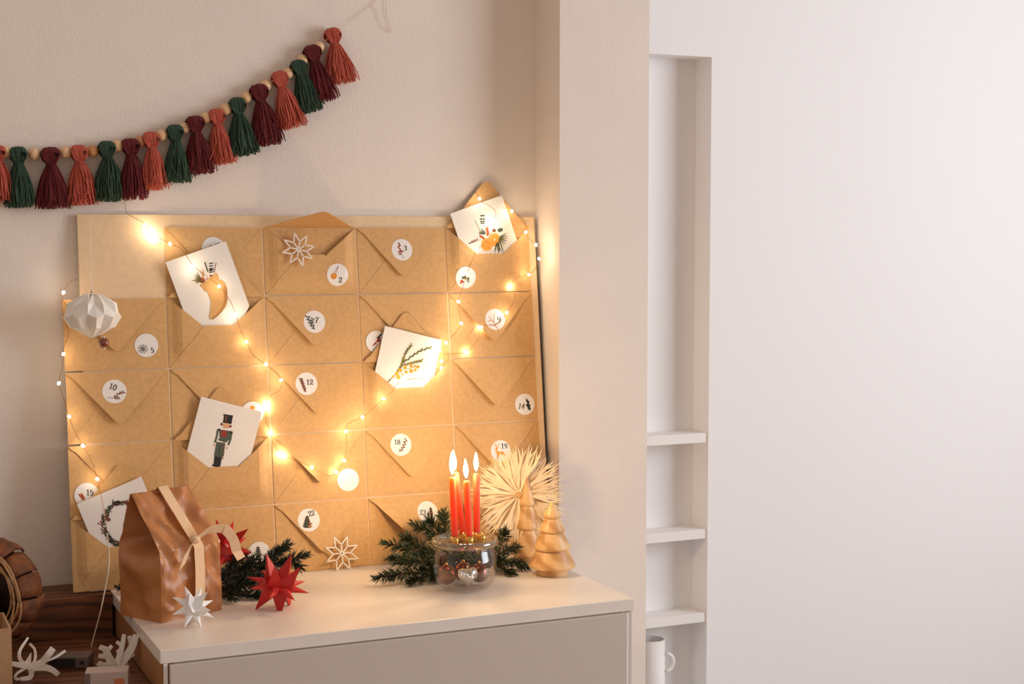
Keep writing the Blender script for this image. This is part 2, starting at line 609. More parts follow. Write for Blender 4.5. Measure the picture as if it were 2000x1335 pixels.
# ------------------------------------------------------------------ flat printing: polygons drawn on a card or sticker
class Print:
    def __init__(s, M, n=0.0):
        s.M, s.n = M, n
        s.polys = []

    def pt(s, x, y):
        l = frame_loc(s.M, x, y, s.n)
        return (l.x, l.y)

    def poly(s, pts, m):
        s.polys.append(([s.pt(*p) for p in pts], m))
        return s

    def ell(s, cx, cy, rx, ry, m, ang=0, n=12):
        a0 = R(ang)
        s.poly([(cx + rx * math.cos(t) * math.cos(a0) - ry * math.sin(t) * math.sin(a0),
                 cy + rx * math.cos(t) * math.sin(a0) + ry * math.sin(t) * math.cos(a0))
                for t in [2 * PI * i / n for i in range(n)]], m)
        return s

    def line(s, pts, w, m, calli=False):
        for (x0, y0), (x1, y1) in zip(pts[:-1], pts[1:]):
            dx, dy = x1 - x0, y1 - y0
            l = math.hypot(dx, dy)
            if l < 1e-6:
                continue
            ww = w * (0.35 + 0.65 * abs(dy) / l) if calli else w
            nx, ny = -dy / l * ww / 2, dx / l * ww / 2
            ex, ey = dx / l * ww * 0.25, dy / l * ww * 0.25
            s.poly([(x0 + nx - ex, y0 + ny - ey), (x0 - nx - ex, y0 - ny - ey), (x1 - nx + ex, y1 - ny + ey), (x1 + nx + ex, y1 + ny + ey)], m)
        return s

    def leaf(s, x, y, ang, l, w, m):
        a = R(ang)
        c_, s_ = math.cos(a), math.sin(a)
        pts = [(0, 0), (l * .3, w / 2), (l * .65, w * .4), (l, 0), (l * .65, -w * .4), (l * .3, -w / 2)]
        return s.poly([(x + p * c_ - q * s_, y + p * s_ + q * c_) for p, q in pts], m)

    def sprig(s, pts, m, l=5, w=2, k=8, spread=40, stem=1.0, mstem=None):
        s.line(pts, stem, mstem or m)
        tot = len(pts) - 1
        for i in range(k):
            t = tot * (i + 0.6) / k
            j = min(int(t), tot - 1)
            u = t - j
            x = pts[j][0] + (pts[j + 1][0] - pts[j][0]) * u
            y = pts[j][1] + (pts[j + 1][1] - pts[j][1]) * u
            a = math.degrees(math.atan2(pts[j + 1][1] - pts[j][1], pts[j + 1][0] - pts[j][0]))
            s.leaf(x, y, a + (spread if i % 2 else -spread), l, w, m)
        return s

    def number(s, txt, cx, cy, h, rot=0, m='ink', slant=0.0):
        D = {
            '0': [[(.3 + .25 * math.sin(t * PI / 8), .5 + .5 * math.cos(t * PI / 8)) for t in range(17)]],
            '1': [[(.08, .82), (.3, 1), (.3, 0)], [(.1, 0), (.5, 0)]],
            '2': [[(.08, .72), (.1, .88), (.25, 1), (.42, .96), (.52, .78), (.46, .58), (.28, .36), (.06, .04), (.55, .04), (.57, .2)]],
            '3': [[(.08, .85), (.2, .98), (.38, .97), (.5, .8), (.42, .6), (.24, .53), (.44, .47), (.54, .28), (.44, .06), (.22, 0), (.06, .14)]],
            '4': [[(.42, 0), (.42, 1), (.04, .3), (.6, .3)], [(.3, 0), (.54, 0)]],
            '5': [[(.5, 1), (.14, 1), (.1, .56), (.3, .64), (.48, .54), (.54, .3), (.44, .06), (.22, 0), (.06, .14)]],
            '7': [[(.06, .84), (.08, 1), (.56, 1), (.3, .5), (.22, 0)]],
            '8': [[(.3 + .2 * math.sin(t * PI / 6), .76 + .24 * math.cos(t * PI / 6)) for t in range(13)],
                  [(.3 + .26 * math.sin(t * PI / 6), .26 + .26 * math.cos(t * PI / 6)) for t in range(13)]],
            '9': [[(.3 + .23 * math.sin(t * PI / 6), .68 + .31 * math.cos(t * PI / 6)) for t in range(13)],
                  [(.53, .68), (.5, .3), (.36, .05), (.14, .02)]],
        }
        wd = 0.66 * h
        a = R(rot)
        for i, ch in enumerate(txt):
            ox = (i - (len(txt) - 1) / 2) * wd
            for st in D[ch]:
                pts = []
                for x, y in st:
                    px = ox + (x - .3) * h + slant * (y - .5) * h
                    py = -(y - .5) * h
                    pts.append((cx + px * math.cos(a) - py * math.sin(a), cy + px * math.sin(a) + py * math.cos(a)))
                s.line(pts, 0.17 * h, m, True)
        return s

    def build(s, name, parent, zf=None, layer=0.00003):
        mats = []
        me = Mesh()
        for i, (pl, m) in enumerate(s.polys):
            if m not in mats:
                mats.append(m)
            z = 0.00012 + layer * (i % 12)
            me.add([(p[0], p[1], z + (zf(p[0], p[1]) if zf else s.n)) for p in pl], [tuple(range(len(pl)))], mats.index(m))
        mesh = bpy.data.meshes.new(name)
        mesh.from_pydata([tuple(p) for p in me.v], [], me.f)
        for m in mats:
            mesh.materials.append(MATS[m])
        for p, i in zip(mesh.polygons, me.m):
            p.material_index = i
        return link(name, mesh, parent)


# ------------------------------------------------------------------ envelopes
def flap_poly(w, h, up):
    """top flap: hinge along the top edge, rounded tip"""
    H = 0.75 * h
    pts = [(-w / 2, 0), (-w / 2 + 0.004, -0.006), (-w * 0.43, -H * 0.12)]
    for t in range(0, 7):
        a = R(-40 + 80 * t / 6)
        pts.append((0.012 * math.sin(a), -H + 0.012 - 0.012 * math.cos(a) + 0.002))
    pts += [(w * 0.43, -H * 0.12), (w / 2 - 0.004, -0.006), (w / 2, 0)]
    sgn = -1 if up else 1
    out = [(x, h / 2 + sgn * y) for x, y in pts]
    return out if not up else [(x, h / 2 - y) for x, y in pts]


EG = 'kraft envelopes in rows on the board'
ZFUN = {}


def envelope(row, col, mode, label, lift=0.010, flaplift=0.02, warp=0.0):
    cx = (col + 0.5) * CP
    cy = (4 - row + 0.5) * RP
    M = MB_ @ Matrix.Translation((cx + random.uniform(-.0006, .0006), cy, 0)) @ Matrix.Rotation(R(random.uniform(-.25, .25)), 4, 'Z')
    t = thing('envelope', label, 'envelope', M, EG)
    w, h = EW, EH
    sheet([(-w / 2, -h / 2), (w / 2, -h / 2), (w / 2, h / 2), (-w / 2, h / 2)], lambda x, y: 0.0, 0.0003, 0, 'back_panel', 'kraft', t)
    bul = 0.0070 if mode != 'closed' else 0.0

    def pz(base):
        def f(x, y):
            ex = sst((w / 2 - abs(x)) / 0.024)
            ey = sst((y + h / 2) / 0.036)
            return base + bul * ex * ey
        return f
    fl = 0.155 * w
    yf = h / 2 - 0.41 * h
    for sg in (-1, 1):
        pl = [(sg * w / 2, -h / 2), (sg * w / 2, h / 2 - 0.001), (sg * (w / 2 - 0.006), h / 2 - 0.004), (sg * w * 0.42, h / 2 - 0.0105),
              (sg * fl * 1.05, yf + 0.0005), (sg * fl * 0.9, yf - 0.01)]
        sheet(pl, pz(0.0004), 0.0004, 0.008, 'side_flap', 'kraft', t)
    sheet([(-w / 2 + .001, -h / 2), (w / 2 - .001, -h / 2), (fl * 1.03, yf - 0.004), (fl * .9, yf), (-fl * .9, yf), (-fl * 1.03, yf - 0.004)],
          pz(0.0009), 0.0004, 0.008, 'bottom_flap', 'kraft', t)
    if mode == 'closed':
        fz = lambda x, y: 0.0017 + lift * 0.38 * sst((h / 2 - y) / (0.75 * h)) * (1 + warp * x / w)
        sheet(flap_poly(w * .995, h, False), fz, 0.0010, 0.012, 'top_flap', 'kraft', t)
    else:
        fo = sheet(flap_poly(w * .985, h, True), lambda x, y: 0.0042 + (flaplift * (y - h / 2) if flaplift < 1 else 0), 0.0006, 0.0, 'top_flap', 'kraft_in', t)
        if flaplift >= 1:      # folded forward, standing out from the board
            for v in fo.data.vertices:
                d_, e_ = v.co.y - h / 2, v.co.z - 0.0042
                a_ = R(flaplift)
                v.co.y = h / 2 + d_ * math.cos(a_) - e_ * math.sin(a_)
                v.co.z = 0.0042 + d_ * math.sin(a_) + e_ * math.cos(a_)
    ZFUN[t.name] = (fz if mode == 'closed' else None, pz(0.0013))
    return t


SR = 0.0192


def sticker(env, px, py, on_flap, fn=None):
    """round white sticker with its printing, a part of its envelope; it follows the paper it is stuck on"""
    Me = env.matrix_world
    fz, pz = ZFUN[env.name]
    zf = (lambda x, y: fz(x, y) + 0.0011) if on_flap else (lambda x, y: pz(x, y) + 0.0002)
    l = frame_loc(Me, px, py, 0.003)
    l = frame_loc(Me, px, py, zf(l.x, l.y))
    n = 36
    me = Mesh()
    rings_ = [(0.0, 1), (0.35, n), (0.7, n), (1.0, n)]
    vs_ = [(l.x, l.y, zf(l.x, l.y) + .0003)]
    for f_ in (0.35, 0.7, 1.0):
        for i in range(n):
            x, y = l.x + f_ * SR * math.cos(2 * PI * i / n), l.y + f_ * SR * math.sin(2 * PI * i / n)
            vs_.append((x, y, zf(x, y) + .0003))
    for i in range(n):
        x, y = l.x + SR * math.cos(2 * PI * i / n), l.y + SR * math.sin(2 * PI * i / n)
        vs_.append((x, y, zf(x, y) - .0001))
    ff_ = [(0, 1 + i, 1 + (i + 1) % n) for i in range(n)]
    for k in range(3):
        ff_ += [(1 + k * n + i, 1 + (k + 1) * n + i, 1 + (k + 1) * n + (i + 1) % n, 1 + k * n + (i + 1) % n) for i in range(n)]
    me.add(vs_, ff_)
    s = me.build('sticker', 'sticker_white', env)
    s['label'] = 'round white sticker'
    if fn:
        p = Print(Me, zf(l.x, l.y) + 0.0003)
        fn(p)
        p.build('print', s, zf=lambda x, y: zf(x, y) + .0003)
    return s


bpy.context.view_layer.update()
ENV = {}


def env(key, row, col, mode, label, **k):
    ENV[key] = envelope(row, col, mode, label, **k)
    bpy.context.view_layer.update()
    return ENV[key]


env(1, 0, 1, 'closed', 'closed kraft envelope of the top row, half hidden by the stocking card', lift=.004)
env(2, 0, 2, 'open', 'open kraft envelope with sticker 2 holding a white star ornament', flaplift=79)
env(3, 0, 3, 'closed', 'closed kraft envelope with round sticker 3 and red berries', lift=.012)
env(4, 0, 4, 'open', 'open kraft envelope with sticker 4, flap up above the board, holding the orange card', flaplift=0.03)
env(5, 1, 0, 'closed', 'closed kraft envelope with round sticker 5 behind the white paper ball', lift=.012)
env(6, 1, 1, 'open', 'open kraft envelope holding the stocking card')
env(7, 1, 2, 'closed', 'closed kraft envelope with round sticker 7 and dark sprig', lift=.014)
env(8, 1, 3, 'closed', 'closed kraft envelope behind the raised flap and berry card, sticker half hidden', lift=.004)
env(9, 1, 4, 'closed', 'closed kraft envelope with round sticker 9 under the string lights', lift=.016)
env(10, 2, 0, 'closed', 'closed kraft envelope with round sticker 10 and brown twig', lift=.02)
env(11, 2, 1, 'closed', 'closed kraft envelope behind the raised flap of the soldier card envelope', lift=.006)
env(12, 2, 2, 'closed', 'closed kraft envelope with round sticker 12 and brown leaf', lift=.008)
env(13, 2, 3, 'open', 'open kraft envelope holding the yellow berry card', flaplift=0.028)
env(14, 2, 4, 'closed', 'closed kraft envelope with round sticker 14 and dark leaf', lift=.014)
env(15, 3, 0, 'closed', 'closed kraft envelope with sticker 15 behind the wreath card', lift=.005)
env(16, 3, 1, 'open', 'open kraft envelope holding the toy soldier card', flaplift=0.028)
env(17, 3, 2, 'closed', 'closed kraft envelope with a shiny sticker on its lower right', lift=.03, warp=1.0)
env(18, 3, 3, 'closed', 'closed kraft envelope with round sticker 18 left of the candle flames', lift=.008)
env(19, 3, 4, 'closed', 'closed kraft envelope with sticker 19 and orange deer above the straw star', lift=.01)
env(20, 4, 0, 'open', 'open kraft envelope holding the wreath card behind the gift bag', flaplift=0.028)
env(21, 4, 1, 'closed', 'closed kraft envelope with sticker half hidden by fir needles beside the bag')
env(22, 4, 2, 'closed', 'closed kraft envelope with round sticker 22 and small fir tree', lift=.016)
env(23, 4, 3, 'closed', 'kraft envelope with sticker 23, its flap standing slightly open', lift=.075, warp=-1.3)
env(24, 4, 4, 'closed', 'closed kraft envelope mostly hidden behind the straw star and candles')

FN = 0.0062
S = {}
S[1] = (417, 485, 0.0050, lambda p: p.ell(411, 479, 1.4, 1.2, 'ink').ell(422, 476, 1.2, 1, 'ink').ell(428, 474, 1.2, 1, 'ink'))
S[2] = (659.5, 536, 0.0112, lambda p: p.line([(652, 534), (661, 518)], .8, 'ink_brown').line([(656, 534), (660, 521)], .8, 'ink_brown')
        .ell(652, 539, 6.2, 6.2, 'ink_orange', n=16).ell(652, 539, 4.2, 4.2, 'ink_rust', n=14).ell(652, 539, 3.7, 3.7, 'ink_orange', n=14).number('2', 665.5, 546.5, 10))
S[3] = (785, 487.5, 0.0064, lambda p: [p.line([(779, 474), (780, 485), (783, 494), (788, 504)], .8, 'ink_green')] +
        [p.ell(x, y, 1.9, 1.8, 'ink_red') for x, y in ((779, 475), (781, 479), (778.5, 482), (781, 486), (783, 489.5), (779.5, 491.5), (785.5, 491), (781, 496))] +
        [p.number('3', 792, 484, 9.5)])
S[4] = (910, 541.5, 0.0112, lambda p: p.leaf(903, 546, -75, 18, 5, 'ink_green').leaf(905, 545, -55, 12, 4, 'ink_green').leaf(907, 545, -20, 9, 4, 'ink_olive')
        .ell(902, 548, 2.6, 2.4, 'ink_rust').ell(901, 552, 2, 2, 'ink_rust').ell(905, 550, 2, 2, 'ink_red').number('4', 914.5, 546.5, 9.5))
S[5] = (286, 674, 0.0064, lambda p: [p.line([(279 - 11 * math.cos(a), 681 - 9 * math.sin(a)), (279 + 11 * math.cos(a), 681 + 9 * math.sin(a))], 1.4, 'ink_grey')
                                   for a in (0.2, .7, 1.2, 1.7, 2.2, 2.7)] + [p.number('5', 298, 683.5, 10)])
S[7] = (614, 628, 0.0066, lambda p: p.sprig([(615, 643), (607, 632), (601, 618)], 'ink_dark_green', 7, 2.6, 9).sprig([(609, 636), (611, 622)], 'ink_green', 6, 2, 5)
        .number('7', 619, 625, 10.5, slant=.15))
S[8] = (735, 667, 0.0062, lambda p: p.poly([(733, 668), (742, 656), (743, 667)], 'ink_red').poly([(726, 676), (733, 668), (736, 671)], 'ink_red').line([(737, 660), (745, 652)], 3, 'ink_dark_green'))
S[9] = (967, 623.5, 0.0066, lambda p: [p.line(q, 1, 'ink_rust') for q in (((972, 643), (964, 630), (956, 618)), ((964, 630), (966, 612)), ((966, 633), (977, 629)), ((961, 625), (953, 627)), ((969, 637), (956, 633)))]
        + [p.number('9', 974.5, 623, 11)])
S[10] = (223.5, 764, 0.0074, lambda p: p.number('10', 221, 755, 11, rot=18).line([(209, 776), (222, 777), (232, 768), (240, 767)], .9, 'ink_brown')
         .sprig([(222, 777), (232, 768), (242, 765)], 'ink_brown', 5, 2.4, 8, 45).sprig([(222, 777), (233, 777)], 'ink_brown', 4, 2, 6, 50))
S[11] = (493, 806, 0.0072, lambda p: p.ell(493, 796, 5, 4.6, 'ink_orange', n=8))
S[12] = (598.5, 749, 0.0056, lambda p: p.sprig([(597, 765), (592, 752), (588, 740)], 'ink_brown', 6, 3, 11, 35, 2.4).number('12', 605, 746, 10))
S[14] = (1025, 789, 0.0066, lambda p: p.number('14', 1018.5, 793, 9.5, slant=.25).poly([(1028, 777), (1031, 781), (1034, 784), (1033, 788), (1036, 791), (1035, 795), (1037, 799), (1034, 801), (1031, 798), (1030, 794), (1027, 791), (1030, 787), (1027, 783)], 'ink_dark_green'))
S[15] = (169, 966, 0.0064, lambda p: p.number('15', 175.5, 961.5, 11).sprig([(166, 977), (158, 966)], 'ink_rust', 7, 3, 7, 35))
S[17] = (680, 936.5, 0.0030, None)
S[18] = (783, 868, 0.0056, lambda p: p.number('18', 776, 863, 9).sprig([(780, 883), (788, 872), (793, 858)], 'ink_brown', 6, 2.6, 9, 40))
S[19] = (978, 880, 0.0060, lambda p: p.number('19', 985, 870.5, 9.5).poly([(970, 880), (984, 882), (986, 888), (985, 896), (984, 896), (983, 888), (975, 887), (972, 896), (971, 896), (971, 886), (968, 880), (968, 874), (973, 873)], 'ink_orange')
         .line([(971, 874), (968, 866)], 1, 'ink_orange').line([(972, 874), (975, 866)], 1, 'ink_orange').line([(969, 870), (965, 868)], .8, 'ink_orange'))
S[21] = (506, 1080, 0.0062, lambda p: [p.leaf(504, 1086 - 4 * i, a, 9 - i * 1.2, 3, 'ink_dark_green') for i in range(5) for a in (-150, -30, -90)])
S[22] = (603, 1015, 0.0070, lambda p: [p.leaf(600, 1030 - 4 * i, a, 11 - i * 1.5, 4, m) for i in range(6) for a, m in ((-160, 'ink_dark_green'), (-20, 'ink_brown'), (-90, 'ink_green'), (-130, 'ink_green'), (-50, 'ink_dark_green'))]
         + [p.ell(597, 1020, 1.6, 1.6, 'ink_rust'), p.ell(604, 1027, 1.8, 1.8, 'ink_orange'), p.ell(608, 1022, 1.5, 1.5, 'ink_rust'), p.number('22', 608.5, 1002, 10, rot=-14)])
S[23] = (835.5, 1000, 0.0070, lambda p: p.number('23', 825.5, 1000, 9.5, slant=.2).poly([(840, 991), (844, 991), (844.5, 996), (845, 1002), (844, 1015), (842.5, 1015), (842, 1006), (841, 1015), (839, 1015), (839.5, 1002), (839, 996)], 'ink')
         .ell(842, 995, 1.6, 1.8, 'ink_skin').poly([(840, 999), (844, 999), (843.5, 1004), (840.3, 1004)], 'ink_red'))
for k, (x, y, n, fn) in S.items():
    sticker(ENV[k], x, y, k in (1, 3, 7, 9, 10, 12, 18, 19, 22, 23), fn)


# ------------------------------------------------------------------ cards tucked into the open envelopes
def card(key, label, TL, TR, low, n0, slope, length, fn):
    """TL, TR: upper corners in the photo; low: a point of the pocket edge where the card lies at height n0"""
    p0 = BW(low[0], low[1], n0)
    up = MB_.to_3x3() @ Vector((0, 1, 0))
    ex = MB_.to_3x3() @ Vector((1, 0, 0))
    upt = (up + BN * slope).normalized()
    nn = ex.cross(upt).normalized()
    a = on_plane(TL[0], TL[1], p0, nn)
    b = on_plane(TR[0], TR[1], p0, nn)
    u = (b - a)
    wd = u.length
    u.normalize()
    v = nn.cross(u).normalized()
    org = a + u * wd / 2 - v * length
    M = Matrix(((u.x, v.x, nn.x, org.x), (u.y, v.y, nn.y, org.y), (u.z, v.z, nn.z, org.z), (0, 0, 0, 1)))
    t = thing('card', label, 'card', M, 'printed cards in the envelopes')
    ch = 0.025
    Mesh().prism([(-wd / 2 + ch, 0), (wd / 2 - ch, 0), (wd / 2, ch), (wd / 2, length), (-wd / 2, length), (-wd / 2, ch)], 0, 0.0005).build('card_sheet', 'card_white', t)
    p = Print(M, 0.0005)
    fn(p)
    p.build('print', t)
    return t


def c_stocking(p):
    rnd = random.Random(3)
    for a in (-165, -150, -178, -135, -120, 165, 150, 178):
        p.leaf(394, 547, a, rnd.uniform(14, 24), 2.4, 'ink_green' if a % 2 else 'ink_olive')
    for a in (-100, -112, -90):
        p.leaf(398, 545, a, 22, 1.6, 'ink_straw')
    p.line([(400, 512), (406, 530)], 2.4, 'ink_green').line([(422, 513), (418, 532)], 1.6, 'ink_brown')
    for y in (514, 519, 524, 527, 531):
        p.leaf(407, y + 1, -10, 12, 2.6 if y != 527 else 4, 'ink_dark_green')
    p.ell(394.5, 547, 6.5, 5.5, 'ink_brown').ell(396, 545, 3, 2.4, 'ink_rust')
    p.ell(412, 538, 3, 2, 'ink_red').ell(404, 544, 1.5, 1.5, 'ink_red')
    p.poly([(400, 560), (419, 550), (432, 545), (440, 552), (444, 565), (444.5, 585), (441, 598), (434, 608), (424, 618), (416, 623.5), (409, 623), (408, 617), (411, 602), (412, 588), (408, 578)], 'ink_straw')
    p.poly([(436, 562), (440, 556), (444, 566), (444.5, 585), (441, 598), (434, 608), (424, 618), (416, 623.5), (411, 623), (424, 612), (433, 600), (438, 584)], 'ink_straw_dark')
    p.poly([(390, 556), (402, 548), (414, 538), (421, 532), (426, 536), (429, 548), (420, 557), (401, 569)], 'ink_straw')
    p.line([(401, 569), (414, 561), (428, 549)], 1.5, 'ink_straw_dark').line([(390, 556), (401, 569)], 1, 'ink_straw_dark')
    p.line([(398, 556), (406, 552)], .8, 'ink_straw_dark').line([(414, 580), (413, 602)], .8, 'ink_orange_pale').line([(420, 572), (424, 592)], 1, 'ink_straw_dark')


card(6, 'white card printed with a Christmas stocking, tucked in an open envelope', (323, 512), (441, 471), (425, 632), 0.0049, 0.05, 0.139, c_stocking)


def c_orange(p):
    for i, y in enumerate((421, 427.5, 432, 435.5)):
        p.leaf(943, y, 178, 7 - abs(i - 1), 3, 'ink_dark_green').leaf(942, y, 0, 7 - abs(i - 1), 2.6, 'ink_dark_green')
    p.line([(943, 418), (947, 455)], .7, 'ink_green').line([(928, 431), (938, 450)], .9, 'ink_olive')
    for a in (-150, -165, -130, -175):
        p.leaf(949, 457, a, 16, 3, 'ink_teal')
    p.line([(916, 476), (938, 468)], .8, 'ink_brown')
    for x, y in ((920, 474), (925, 472), (930, 470)):
        p.leaf(x, y, -60, 7, 2.2, 'ink_brown').leaf(x, y, 170, 7, 2.2, 'ink_brown')
    p.poly([(948, 445), (953, 442), (956, 458), (951, 462)], 'ink_rust').poly([(935, 461), (938, 458), (947, 464), (945, 468)], 'ink_rust')
    p.poly([(962, 447), (968, 447), (968, 453), (962, 453)], 'ink_brown').ell(977, 449, 5.5, 4, 'ink_teal', -20)
    for a in (-30, -12, 5, 22, 40, 55, 72, 88):
        p.leaf(974, 464, a, 20 if a < 60 else 34, 2.2, 'ink_olive' if a % 2 else 'ink_green')
    for a in (100, 80, 65):
        p.leaf(970, 472, a, 24, 2.2, 'ink_green')
    for x, y, r in ((966, 468, 13), (951, 477.5, 12.5)):
        p.ell(x, y, r * .92, r, 'ink_orange', n=18).ell(x, y, r * .78, r * .85, 'ink_orange_pale', n=18).ell(x, y, r * .70, r * .78, 'ink_orange', n=18)
        for i in range(4):
            a = i * PI / 4 + .3
            p.line([(x - r * .7 * math.cos(a), y - r * .7 * math.sin(a)), (x + r * .7 * math.cos(a), y + r * .7 * math.sin(a))], .7, 'ink_orange_pale')
        p.ell(x, y, 1.6, 1.6, 'ink_white', n=8)
    for x, y in ((961, 490), (967, 485), (958, 494)):
        p.ell(x, y, 1, 1, 'ink_rust', n=6)


card(4, 'white card printed with orange slices and twigs at the upper right', (879, 417), (980, 381), (950, 498), 0.0048, 0.05, 0.112, c_orange)


def c_berry(p):
    p.line([(759, 744), (775, 728), (786, 714)], 2, 'ink_olive')
    p.line([(778, 722), (800, 719), (818, 715)], 1, 'ink_olive')
    for q in ([(783, 718), (789, 695), (795, 684), (803, 674)], [(788, 708), (806, 694), (822, 684), (842, 678)], [(786, 713), (806, 708), (823, 704)], [(775, 727), (785, 712), (788, 702)]):
        p.sprig(q, 'ink_olive', 7, 2.8, 13, 25, 1.8, 'ink_green')
    for x, y, r in ((768, 735, 2.6), (775, 729, 4), (778, 736, 4.6), (782, 723, 4), (791, 717, 3.6), (803, 714, 3.6), (810, 714, 2.2), (816, 716, 3.6), (793, 726, 3.4), (803, 724, 4), (811, 722, 3), (786, 731, 2)):
        p.ell(x, y, r, r, 'ink_orange')
    p.ell(776, 731, 2, 2, 'ink_rust').line([(757, 746), (762, 741)], 2.2, 'ink_brown')


card(13, 'white card printed with a twig of yellow berries, beside bright string lights', (752, 636), (863, 664), (800, 760), 0.0049, 0.05, 0.108, c_berry)


def c_soldier(p):
    # toy soldier in a tall black hat
    p.poly([(438, 809), (455, 811), (452, 828), (435, 825)], 'ink_black').poly([(441, 811), (444, 811), (442, 823), (439, 823)], 'ink_brown').poly([(436, 808), (456, 811), (455, 813), (436, 811)], 'ink_black')
    p.ell(442, 831, 7, 5.5, 'ink_skin', 10).ell(433, 828, 2.6, 3, 'ink_brown').ell(450, 832, 2.4, 3, 'ink_brown')
    p.line([(437, 834), (446, 835)], 1.2, 'ink_rust').ell(441, 837, 3, 2.6, 'ink_white')
    p.poly([(428, 838), (450, 841), (448, 858), (441, 864), (429, 860)], 'ink_teal').poly([(432, 840), (443, 841), (442, 853), (432, 852)], 'ink_red')
    p.poly([(424, 838), (429, 836), (431, 840), (425, 841)], 'ink_black').poly([(448, 843), (453, 841), (455, 845), (449, 847)], 'ink_black')
    p.line([(425, 841), (423, 853), (420, 863)], 4, 'ink_teal').line([(452, 846), (450, 858), (446, 868)], 4, 'ink_teal')
    p.ell(418.5, 869, 1.6, 3, 'ink_skin').ell(443, 874, 1.6, 3, 'ink_skin')
    p.line([(427, 858), (442, 861)], 3, 'ink_black').ell(428, 868, 4, 3.6, 'ink_white')
    p.poly([(423, 862), (440, 865), (437, 890), (428, 892), (418, 889)], 'ink_teal').line([(429, 868), (428, 890)], .9, 'ink_black').line([(437, 862), (435, 896)], 1.2, 'ink_brown')
    p.poly([(419, 889), (427, 892), (425, 909), (417, 908)], 'ink_black').poly([(427, 892), (434, 891), (430, 911), (425, 909)], 'ink_black')
    p.poly([(413, 909), (417, 905), (428, 908), (428, 913), (420, 911)], 'ink_black')


card(16, 'white card printed with a toy soldier in a tall black hat', (393, 774), (512, 804), (440, 913), 0.0049, 0.05, 0.118, c_soldier)


def c_wreath(p):
    rnd = random.Random(5)
    cx, cy, rr = 238, 1022, 39
    for i in range(150):
        a = R(rnd.uniform(70, 290))
        x, y = cx + rr * .92 * math.cos(a) + rnd.uniform(-3, 3), cy + rr * 1.05 * math.sin(a) + rnd.uniform(-3, 3)
        p.leaf(x, y, math.degrees(a) + 90 + rnd.choice((-45, 45, 20, -20, 140)), rnd.uniform(6, 12), 2.4, rnd.choice(('ink_dark_green', 'ink_green', 'ink_dark_green', 'ink_brown', 'ink_teal')))
    p.ell(229, 982, 8, 5, 'ink_black', -10).ell(246, 981, 5, 4, 'ink_brown').ell(212, 1014, 4, 4, 'ink_brown').ell(217, 1056, 5, 4, 'ink_dark_green').ell(248, 1059, 6, 5, 'ink_black')
    for x, y in ((197, 1018), (192, 1022), (200, 1014), (199, 1020)):
        p.ell(x, y, 1.8, 1.8, 'ink_red')


card(20, 'white card printed with a green wreath, partly behind the gift bag', (150, 984), (276, 930), (230, 1072), 0.0049, 0.05, 0.112, c_wreath)

# ================================================================== string lights
fl = thing('string_lights', 'copper wire string lights with tiny warm bulbs draped over the envelopes', 'string lights', MB_)


def wire(pts, r=0.00045, m='copper_wire', name='wire', parent=fl, sub=5):
    return Mesh().tube(spline([B(p[0], p[1], p[2] + (0.008 if .0155 < p[2] < .0205 else 0)) for p in pts], sub), r, 5).build(name, m, parent, True)


N1 = 0.021
wire([(p[0], p[1], p[2] if len(p) > 2 else N1) for p in [
    (243, 380, -.02), (245, 405, 0.0), (249, 417, .006), (268, 428), (283, 438), (297, 458), (315, 466), (332, 476), (355, 487), (378, 519, .016), (405, 540, .016), (428, 559, .016), (447, 583, .016), (461, 614), (468, 640), (481, 667),
    (494, 692), (519, 711), (536, 724), (549, 742), (547, 760), (527, 774), (522, 787), (519, 818), (529, 845), (534, 866), (552, 888), (578, 898), (609, 912), (640, 928), (657, 923),
    (672, 899), (677, 870), (676, 842), (681, 826), (708, 814), (728, 798), (749, 778), (766, 764), (776, 749, .017), (791, 743, .017), (815, 738, .017), (835, 742, .017), (850, 722), (862, 714), (864, 704), (868, 690),
    (871, 669), (889, 650), (901, 631), (897, 610), (895, 589), (900, 573), (912, 535, .016), (925, 501, .016), (932, 487, .017), (945, 477, .018), (958, 458, .019), (964, 443, .019), (968, 431, .019), (967, 412, .019), (955, 401, .019), (945, 396, .019), (937, 388, .018), (929, 374, .016)]])
wire([(p[0], p[1], p[2] if len(p) > 2 else N1) for p in [
    (980, 405, .017), (1000, 412, .014), (1024, 430), (1027, 453), (1036, 468, .03), (1047, 478, .042), (1054, 492, .042), (1053, 505, .042), (1046, 522, .03), (1033, 536), (1010, 542), (998, 560), (1006, 582), (990, 610), (972, 632), (941, 638), (932, 664), (912, 687), (890, 690), (868, 692)]])
wire([(p[0], p[1], p[2] if len(p) > 2 else N1) for p in [
    (150, 545, -.004), (138, 550, 0.004), (124, 571, .008), (121, 600, .008), (134, 650, .012), (126, 675, .012), (124, 691), (121, 720), (115, 748), (124, 775), (135, 813), (146, 842), (162, 870), (180, 902), (190, 935), (199, 975, .018), (206, 1015, .02), (209, 1040, .022)]])
